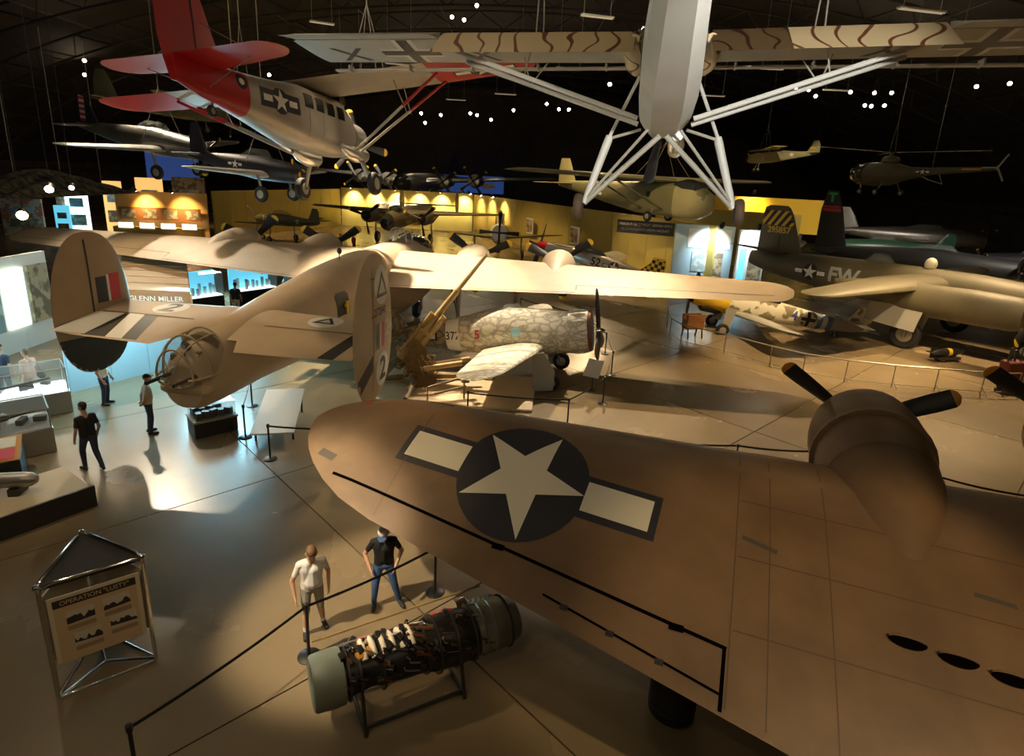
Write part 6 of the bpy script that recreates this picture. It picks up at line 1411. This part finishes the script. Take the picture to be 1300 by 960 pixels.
wing(both(tipped(0, 5.35, -1.0, -1.05, 1.6, 1.5, .72, .85, .1, .07, .5)), .3).build('wing', 'olive_pale', L4)
wing(both(tipped(0, 1.45, -5.8, -6.0, 1.0, .8, .35, .35, .04, .03, .4)), 0).build('tailplane', 'olive_pale', L4)
lfin = wing([(.3, -5.6, 1.3, 0, .05), (1.0, -6.1, .9, 0, .04), (1.5, -6.3, .5, 0, .02)], 0, 'z').build('fin', 'olive_pale', L4)
for s in (-1, 1):
    lt = bvh_of([lf]); decal('insignia_star', L4, lt, (-4.2, s * 2, .2), (-s, 0, 0), (0, 0, 1), [star(.3)], 'white_paint', .01, .2, (0, s, 0))
    decal('serial_number', L4, bvh_of([lfin]), (-6.2, s * 2, .8), (-s, 0, 0), (0, 0, 1), [rect(-.4, -.1, .4, .1)], 'yellow_paint', .01, .2, (0, s, 0))
    MB().tube([(-1.2, s * .4, -.5), (-1.6, s * 2.6, .7)], .03, 6).build('wing_strut', 'olive_pale', L4); wheel(L4, (-.9, s * .85, -1.15), .22, .12); MB().tube([(-1.1, s * .35, -.5), (-.9, s * .8, -1.15)], .04, 6).build('landing_leg', 'olive_pale', L4)
MB().loft([ring_x(-1.0, .5, .3, .1, 3), ring_x(-1.3, .62, .4, .2, 3), ring_x(-2.9, .62, .35, .2, 3), ring_x(-3.4, .5, .2, .1, 3)]).build('cabin_glazing', 'dark_glass', L4)
prop(L4, .1, 0, -.1, .95, 2, 30, .09, (.08, .15)); to_roof(L4, [[(-1.4, -1.2, .9), (-1.4, 1.2, .9), (-2.2, 0, .9)]])
HE = thing('helicopter', 'dark olive early helicopter with long rotor blades hanging in the dark', 'helicopter', (25.25, 47.4, 8.79), math.radians(112))
hf = fus([(.05, 0, .1, .1), (-.1, 0, .4, .42), (-.7, 0, .75, .75), (-2.0, 0, .85, .85), (-3.2, .05, .8, .8), (-4.5, .1, .42, .42), (-6, .25, .24, .24), (-10, .45, .12, .12)], 24).build('fuselage', 'olive_drab', HE)
fus([(.07, 0, .1, .1), (-.08, 0, .42, .44), (-.7, .02, .765, .765), (-1.4, .05, .83, .82)], 24).build('nose_glazing', 'dark_glass', HE)
ht = bvh_of([hf])
for s in (-1, 1): insignia(HE, ht, (-5.6, s * 2, .2), (-s, 0, 0), (0, 0, 1), .42, 0, (0, s, 0), edge=.1); decal('serial_number', HE, ht, (-8.6, s * 2, .4), (-s, 0, 0), (0, 0, 1), [rect(-.6, -.06, .6, .07)], 'orange_paint', .01, .2, (0, s, 0))
MB().tube([(-2.9, 0, .7), (-2.9, 0, 1.5)], [.22, .12], 12).ell((-2.9, 0, .95), (.7, .4, .35)).build('rotor_mast', 'olive_drab', HE)
for a in (76, 196, 316):
    c, s = math.cos(R2(a)), math.sin(R2(a)); b = MB(); e = V((-s, c, 0)); d = V((c, s, 0)); o = V((-2.9, 0, 1.5))
    b.loft([[o + d * r + e * w + V((0, 0, .02 * r + h)) for w, h in ((-.16, 0), (0, .025), (.16, 0), (0, -.025))] for r in (.3, 2, 4, 5.8)]); b.build('rotor_blade', 'grey_under', HE)
for x, y in ((-.9, 0), (-3.2, 1.3), (-3.2, -1.3)): wheel(HE, (x, y, -1.25), .25, .14); MB().tube([(x, y, -1.25), (x, y * .5, -.5)], .04, 6).build('landing_leg', 'steel', HE)
MB().tube([(-6.5, 0, .2), (-6.9, 0, -.55), (-5.9, 0, -.3), (-5.2, 0, 0)], .035, 6).build('tail_skid', 'grey_under', HE)
for a in (0, 120, 240): MB().box((-10.1, .18, .5), (.1, .02, .3)).tube([(-10.1, .15, .5), (-10.1 + .9 * math.cos(R2(a)), .15, .5 + .9 * math.sin(R2(a)))], .05, 6).build('tail_rotor_blade', 'grey_under', HE)
to_roof(HE, [[(-2.9, .3, 1.5), (-2.9, -.3, 1.5)], [(-6, 0, .5)]])
# big silver bomber in the distance
B29 = thing('silver_heavy_bomber', 'huge polished silver bomber with glazed nose beyond the floodlit partition', 'airplane', (-17.0, 86.5, 0), math.radians(-100))
fus([(0, 5.6, .3, .3), (-.4, 5.6, .9, .9), (-1.5, 5.6, 1.35, 1.35), (-5, 5.6, 1.5, 1.5), (-18, 5.7, 1.45, 1.45), (-26, 6.1, .8, .8), (-30, 6.4, .3, .4)], 28).build('fuselage', 'silver', B29)
fus([(.05, 5.6, .28, .28), (-.35, 5.6, .9, .9), (-1.4, 5.6, 1.36, 1.36)], 20).build('glazed_nose', 'dark_glass', B29)
hw = tipped(1, 21.5, -8, -9.5, 5, 2.2, 5.9, 7.2, .45, .15, 1, 6)
for s in (1, -1):
    wing([(s * y, *r) for (y, *r) in hw], .3).build('wing', 'silver', B29)
    for y in (4.6, 9.2):
        z = 5.75 + .065 * y; xl = -8 - .07 * y
        MB().loft([ring_x(xl + 2.2, z, .6, .6), ring_x(xl + 2.1, z, .85, .85), ring_x(xl + 1, z, .98, 1.05), ring_x(xl - 2, z, .7, .75), ring_x(xl - 4.5, z, .1, .2)]).build('nacelle', 'silver', B29).location = (0, s * y, 0)
        prop(B29, xl + 2.4, s * y, z, 2.5, 4, 35, .2, (.2, .4))
    wheel(B29, (-9, s * 4.6, .7), .7, .5); MB().tube([(-9, s * 4.9, .7), (-9, s * 4.7, 5.4)], .14, 8).build('landing_leg', 'steel', B29)
wing(both(tipped(0, 6.5, -26, -27, 3.2, 1.8, 6.6, 6.6, .15, .06, .6)), 0).build('tailplane', 'silver', B29)
wing([(6.4, -24, 5.4, 0, .2), (9, -26.4, 3.4, 0, .15), (10.6, -27.6, 1.8, 0, .06)], 0, 'z').build('fin', 'silver', B29)
wheel(B29, (-2.2, 0, .5), .5, .4); MB().tube([(-2.2, .3, .5), (-2.2, .2, 4.4)], .1, 8).build('nose_leg', 'steel', B29)
def simple_plane(name, label, loc, rot, span, length, m, wm=None, high=False, finm=None, nose='dark_engine', ground=None, rad=.6, hang=True, radial=True, cat='airplane', fin_h=1.7, extra=None):
    t = thing(name, label, cat, loc, rot=rot); L = length
    f = fus([(0, 0, rad * .6, rad * .6), (-.1, 0, rad * .9, rad * .9), (-L * .12, 0, rad, rad), (-L * .35, .05, rad, rad * 1.2), (-L * .6, .08, rad * .75, rad * .95), (-L * .9, .2, rad * .25, rad * .4), (-L, .25, .04, .1)], 22).build('fuselage', m, t)
    fus([(.02, 0, rad * .55, rad * .55), (-.12, 0, rad * .1, rad * .1)] if radial else [(.5, 0, .03, .03), (.2, 0, rad * .4, rad * .4), (-.05, 0, rad * .7, rad * .7)], 16).build('engine_face' if radial else 'spinner', nose, t)
    z = rad * 1.1 if high else -rad * .55
    wing(both(tipped(0, span / 2, -L * .22, -L * .25, L * .24, L * .15, z, z + .03 * span, .16, .06, span * .08, 6)), .3).build('wing', wm or m, t)
    wing(both(tipped(0, span * .17, -L * .84, -L * .86, L * .13, L * .09, .3, .3, .06, .03, .4)), 0).build('tailplane', m, t)
    fn_ = wing([(.2, -L * .8, L * .18, 0, .07), (fin_h * .7, -L * .86, L * .12, 0, .05), (fin_h, -L * .9, L * .06, 0, .03)], 0, 'z').build('fin', finm or m, t)
    MB().loft([ring_x(-L * .25, rad * .9, .15, .06), ring_x(-L * .3, rad * 1.25, rad * .55, .3), ring_x(-L * .42, rad * 1.25, rad * .55, .3), ring_x(-L * .5, rad, .2, .1)]).build('canopy', 'glass', t)
    prop(t, .15, 0, 0, L * .16, 3, 25, .13, (.13, .25))
    gz = -rad * 2.2 if ground is None else ground
    for s in (-1, 1):
        wheel(t, (-L * .2, s * span * .12, gz), .35, .18); MB().tube([(-L * .2, s * span * .115, gz), (-L * .24, s * span * .11, z + .05)], .06, 8).build('landing_leg', 'steel', t)
    if hang: to_roof(t, [[(-L * .3, -1.2, max(z, 0) + .3), (-L * .3, 1.2, max(z, 0) + .3)]])
    return t, f, fn_
t, f, fn_ = simple_plane('silver_trainer', 'silver trainer with red and white striped rudder hanging at left', (-15.6, 30.5, 8.05), attitude(-14, -6, 4), 11, 7.6, 'silver', finm='navy_paint', rad=.55)
for k in range(5): decal('rudder_stripe', t, bvh_of([fn_]), (-7.2, -2, .45 + .26 * k), (1, 0, 0), (0, 0, 1), [rect(-.45, 0, .28, .13)], 'red_mark', .008, .3, (0, -1, 0)); decal('rudder_stripe', t, bvh_of([fn_]), (-7.2, -2, .58 + .26 * k), (1, 0, 0), (0, 0, 1), [rect(-.45, 0, .28, .13)], 'white_paint', .008, .3, (0, -1, 0))
t, f, fn_ = simple_plane('blue_spotter', 'dark blue high-winged plane with pale wing hanging below the red wing tip', (-9.6, 27.2, 7.15), attitude(-20, -4, 0), 8.5, 6.6, 'navy_paint', 'grey_under', finm='navy_paint', nose='yellow_paint', rad=.45)
insignia(t, bvh_of([f]), (-3.4, -2, .1), (1, 0, 0), (0, 0, 1), .42, 0, (0, -1, 0), edge=.1)
simple_plane('olive_observer', 'pale olive plane hanging at the far left with its rounded fin showing', (-26.5, 57.0, 11.4), attitude(12, -4, 0), 13, 11, 'olive_pale', rad=.6, high=True, fin_h=2.6)
# dark aircraft row on the right
bk = [('black_night_fighter', 'black aircraft with green and red lettered fin behind the striped fin', (36.5, 43.6, 2.3), -38, 15, 14, 'black_paint', 'black_paint', 5.2, 1.0, -1.95, 'yellow_paint'),
      ('silver_pursuit', 'long bare silver aircraft parked in the dark row on the right', (54, 70, 2.6), -20, 14, 16, 'silver', 'silver', 3.0, 1.0, -2.25, 'silver'),
      ('navy_striped_plane', 'glossy dark aircraft with white tail stripes at the right end of the row', (41.0, 53.0, 2.1), 160, 11, 10, 'navy_paint', 'black_paint', 2.0, .8, -1.75, 'red_paint'),
      ('dark_trainer', 'dark green aircraft with shiny canopy beside the striped fin bomber', (33, 62, 2.1), 165, 12, 10.5, 'green_car', 'dark_engine', 1.8, .75, -1.75, 'red_paint')]
for n_, lb, lc, yw, sp, ln, m_, wm, fh, rd, gz, no in bk:
    t, f, fn_ = simple_plane(n_, lb, lc, attitude(yw, 0, 0), sp, ln, m_, wm, rad=rd, hang=False, ground=gz, fin_h=fh, nose=no)
    if n_ == 'black_night_fighter':
        q = bvh_of([fn_])
        decal('fin_mark', t, q, (-13.0, -2, 4.6), (1, 0, 0), (0, 0, 1), [rect(-.55, .25, .55, .45), rect(-.1, -.35, .1, .25)], 'neon_green', .01, .3, (0, -1, 0))
        decal('fin_mark', t, q, (-12.9, -2, 3.7), (1, 0, 0), (0, 0, 1), [rect(-.9, -.2, .9, .05), rect(-.7, .12, .8, .26)], 'red_mark', .01, .3, (0, -1, 0))
    if n_ in ('navy_striped_plane', 'dark_trainer'):
        q = bvh_of([f]); decal('fuselage_stripe', t, q, (-ln * .62, 2, .1), (-1, 0, 0), (0, 0, 1), [rect(-.9, -.1, .9, .1)], 'white_paint', .01, .2, (0, 1, 0)); decal('red_lettering', t, q, (-ln * .75, 2, -.1), (-1, 0, 0), (0, 0, 1), [rect(-.5, -.1, .5, .1)], 'red_mark', .012, .2, (0, 1, 0))
# ================================================================ exhibit walls in the background
def board(name, label, c, d, rz, m, cat='exhibit', pics=None, pm=('exhibit_a', 'exhibit_b')):
    t = thing(name, label, cat, (c[0], c[1], 0), rz)
    MB().box((0, 0, c[2]), d, 0, .02).build('board', m, t)
    for k, (x, z, w, h) in enumerate(pics or []): MB().box((x, -d[1] / 2 - .03, z), (w, .05, h)).build('picture', pm[k % len(pm)], t)
    return t
board('photo_exhibit_wall', 'blue and white exhibit wall with shelves of pictures at the end of the partition', (13.0, 42.0, 2.4), (4.0, .25, 4.8), -.1, 'blue_wall', 'exhibit', [(.35, 3.9, 2.9, 1.3), (-.2, 2.3, 1.0, 1.4), (1.0, 2.2, .8, 1.5), (.35, 1.0, 2.2, .7)], ('pale_board', 'exhibit_b', 'exhibit_a', 'exhibit_a'))
board('photo_exhibit_wall', 'white exhibit board with lit blue strip next to the olive bomber', (16.6, 42.6, 2.3), (2.2, .25, 4.6), .25, 'pale_board', 'exhibit', [(-.7, 2.2, .5, 2.2), (.35, 1.9, 1.1, 1.6)], ('lit_blue', 'exhibit_a'))
wash((13.4, 39.9, 4.9), (13.4, 41.9, 3.2), 500, (.85, .95, 1.0), 'small lamp lighting the white exhibit wall')
wash((16.0, 40.3, 4.9), (16.5, 42.4, 3.2), 350, (.85, .95, 1.0), 'small lamp lighting the white exhibit board')
sg = thing('storch_sign', 'black hanging sign with white lettering about the liaison plane', 'sign', (9.4, 44.6, 4.25), math.radians(-24))
MB().box((0, 0, 0), (4.2, .08, .95)).build('sign_board', 'sign_black', sg)
for k, s_ in enumerate(('FIESELER FI 156 "STORCH", GERMAN WW II', 'RECONNAISSANCE LIAISON AIRCRAFT')): flat_text('sign_lettering', sg, s_, .26, (0, -.045, .2 - .36 * k), (1, 0, 0), (0, 0, 1), 'cream_paint', .78, 0, .004)
for x in (-1.9, 1.9): MB().tube([(x, .03, 0), (x, 1.0, 0)], .03, 6).build('sign_bracket', 'cable', sg)
# amber display and bright booths at the far left
pics = [(-3.0, 1.9, 1.4, .9), (-.9, 1.9, 1.3, .9), (1.0, 1.9, 1.3, .9), (2.9, 1.9, 1.3, .9)]
board('display_counter', 'lit display counter against the amber wall', (-34.3, 57.6, .6), (8, .8, 1.2), .12, 'amber_wall', 'exhibit', [(-2.8, 1.35, 1.3, .5), (-.9, 1.35, 1.3, .5), (1.0, 1.35, 1.3, .5), (2.9, 1.35, 1.3, .5)], ('lit_green', 'lit_white'))
board('picture_panel', 'row of framed pictures on the amber wall', (-34.3, 57.95, 2.4), (7.4, .1, 1.2), .12, 'wood', 'exhibit', [(x, 2.4, 1.2, .8) for x in (-2.8, -.9, 1.0, 2.9)], ('exhibit_a',))
for k, (x, y, w, h, z0, m_, lb) in enumerate(((-46, 56, 3.2, 3.4, 0, 'exhibit_c', 'red and cream striped flag exhibit at the far left'), (-43.5, 59, 2.4, 4.2, 0, 'exhibit_a', 'brown picture board at the far left'), (-41.5, 57, 1.8, 4.6, 0, 'lit_white', 'tall bright white light panel at the far left'), (-40.0, 60, 1.6, 5.2, 0, 'lit_amber', 'orange glowing display column at the far left'), (-41.9, 55.5, 1.2, 3.0, 0, 'lit_blue', 'blue glowing display panel at the far left'), (-37.5, 62, 2.4, 5.6, 0, 'lit_amber', 'amber lit alcove behind the amber partition'), (-34.0, 63, 3.0, 5.8, 0, 'exhibit_a', 'dim brown alcove behind the amber partition'))):
    board('exhibit_display', lb, (x, y, z0 + h / 2), (w, .3, h), .35, m_, 'exhibit', [(0, h * .7, w * .6, h * .18), (0, h * .35, w * .7, h * .22)], ('exhibit_b', 'exhibit_a'))
board('blue_screen', 'dark blue projection screen beyond the olive partition', (-40.5, 72, 6.8), (5.5, .3, 3.4), .3, 'screen_blue', 'screen')
for x in (-2.4, 2.4): MB().box((x, 0, 2.5), (.3, .3, 4.9)).build('screen_post', 'steel_dark', bpy.data.objects['blue_screen'])
board('blue_screen', 'bright blue backdrop behind the silver bomber', (-10.0, 119, 5.4), (14, .3, 3.2), -.05, 'screen_blue', 'screen', [(-4, 5.4, 2, 1.2), (4, 5.2, 2.4, 1.0)], ('lit_white', 'silver'))
board('picture_panel', 'map boards on the floodlit cream partition', (-16.0, 81.0, 2.3), (6, .12, 2.0), -.085, 'pale_board', 'exhibit', [(-1.9, 2.3, 1.6, 1.6), (0, 2.3, 1.6, 1.6), (1.9, 2.3, 1.6, 1.6)], ('exhibit_a', 'cream_paint'))
board('yellow_wall_exhibit', 'bright yellow lit wall exhibit beyond the glider', (25.5, 66, 4.6), (14, .3, 3.6), -.15, 'yellow_paint', 'exhibit')
MB().box((-5, 0, 1.4), (.3, .3, 2.9)).box((5, 0, 1.4), (.3, .3, 2.9)).build('exhibit_leg', 'steel_dark', bpy.data.objects['yellow_wall_exhibit'])
wash((24, 63, 6.9), (25, 66, 5.0), 900, (1, .75, .3), 'small lamp lighting the yellow wall exhibit')
for k, (x, y) in enumerate(((5.6, 56.0), (-1.6, 70.5), (1.6, 64.5))): board('framed_panel', ('framed picture panel on the olive partition by the silver fighter', 'framed picture panel deepest in the olive corner', 'framed picture panel between lamps on the olive partition')[k], (x - .28, y - .15, 2.4), (1.5, .1, 1.6), math.radians(-63.4), 'pale_board', 'picture', [(0, 2.4, 1.2, 1.3)], ('exhibit_a',))
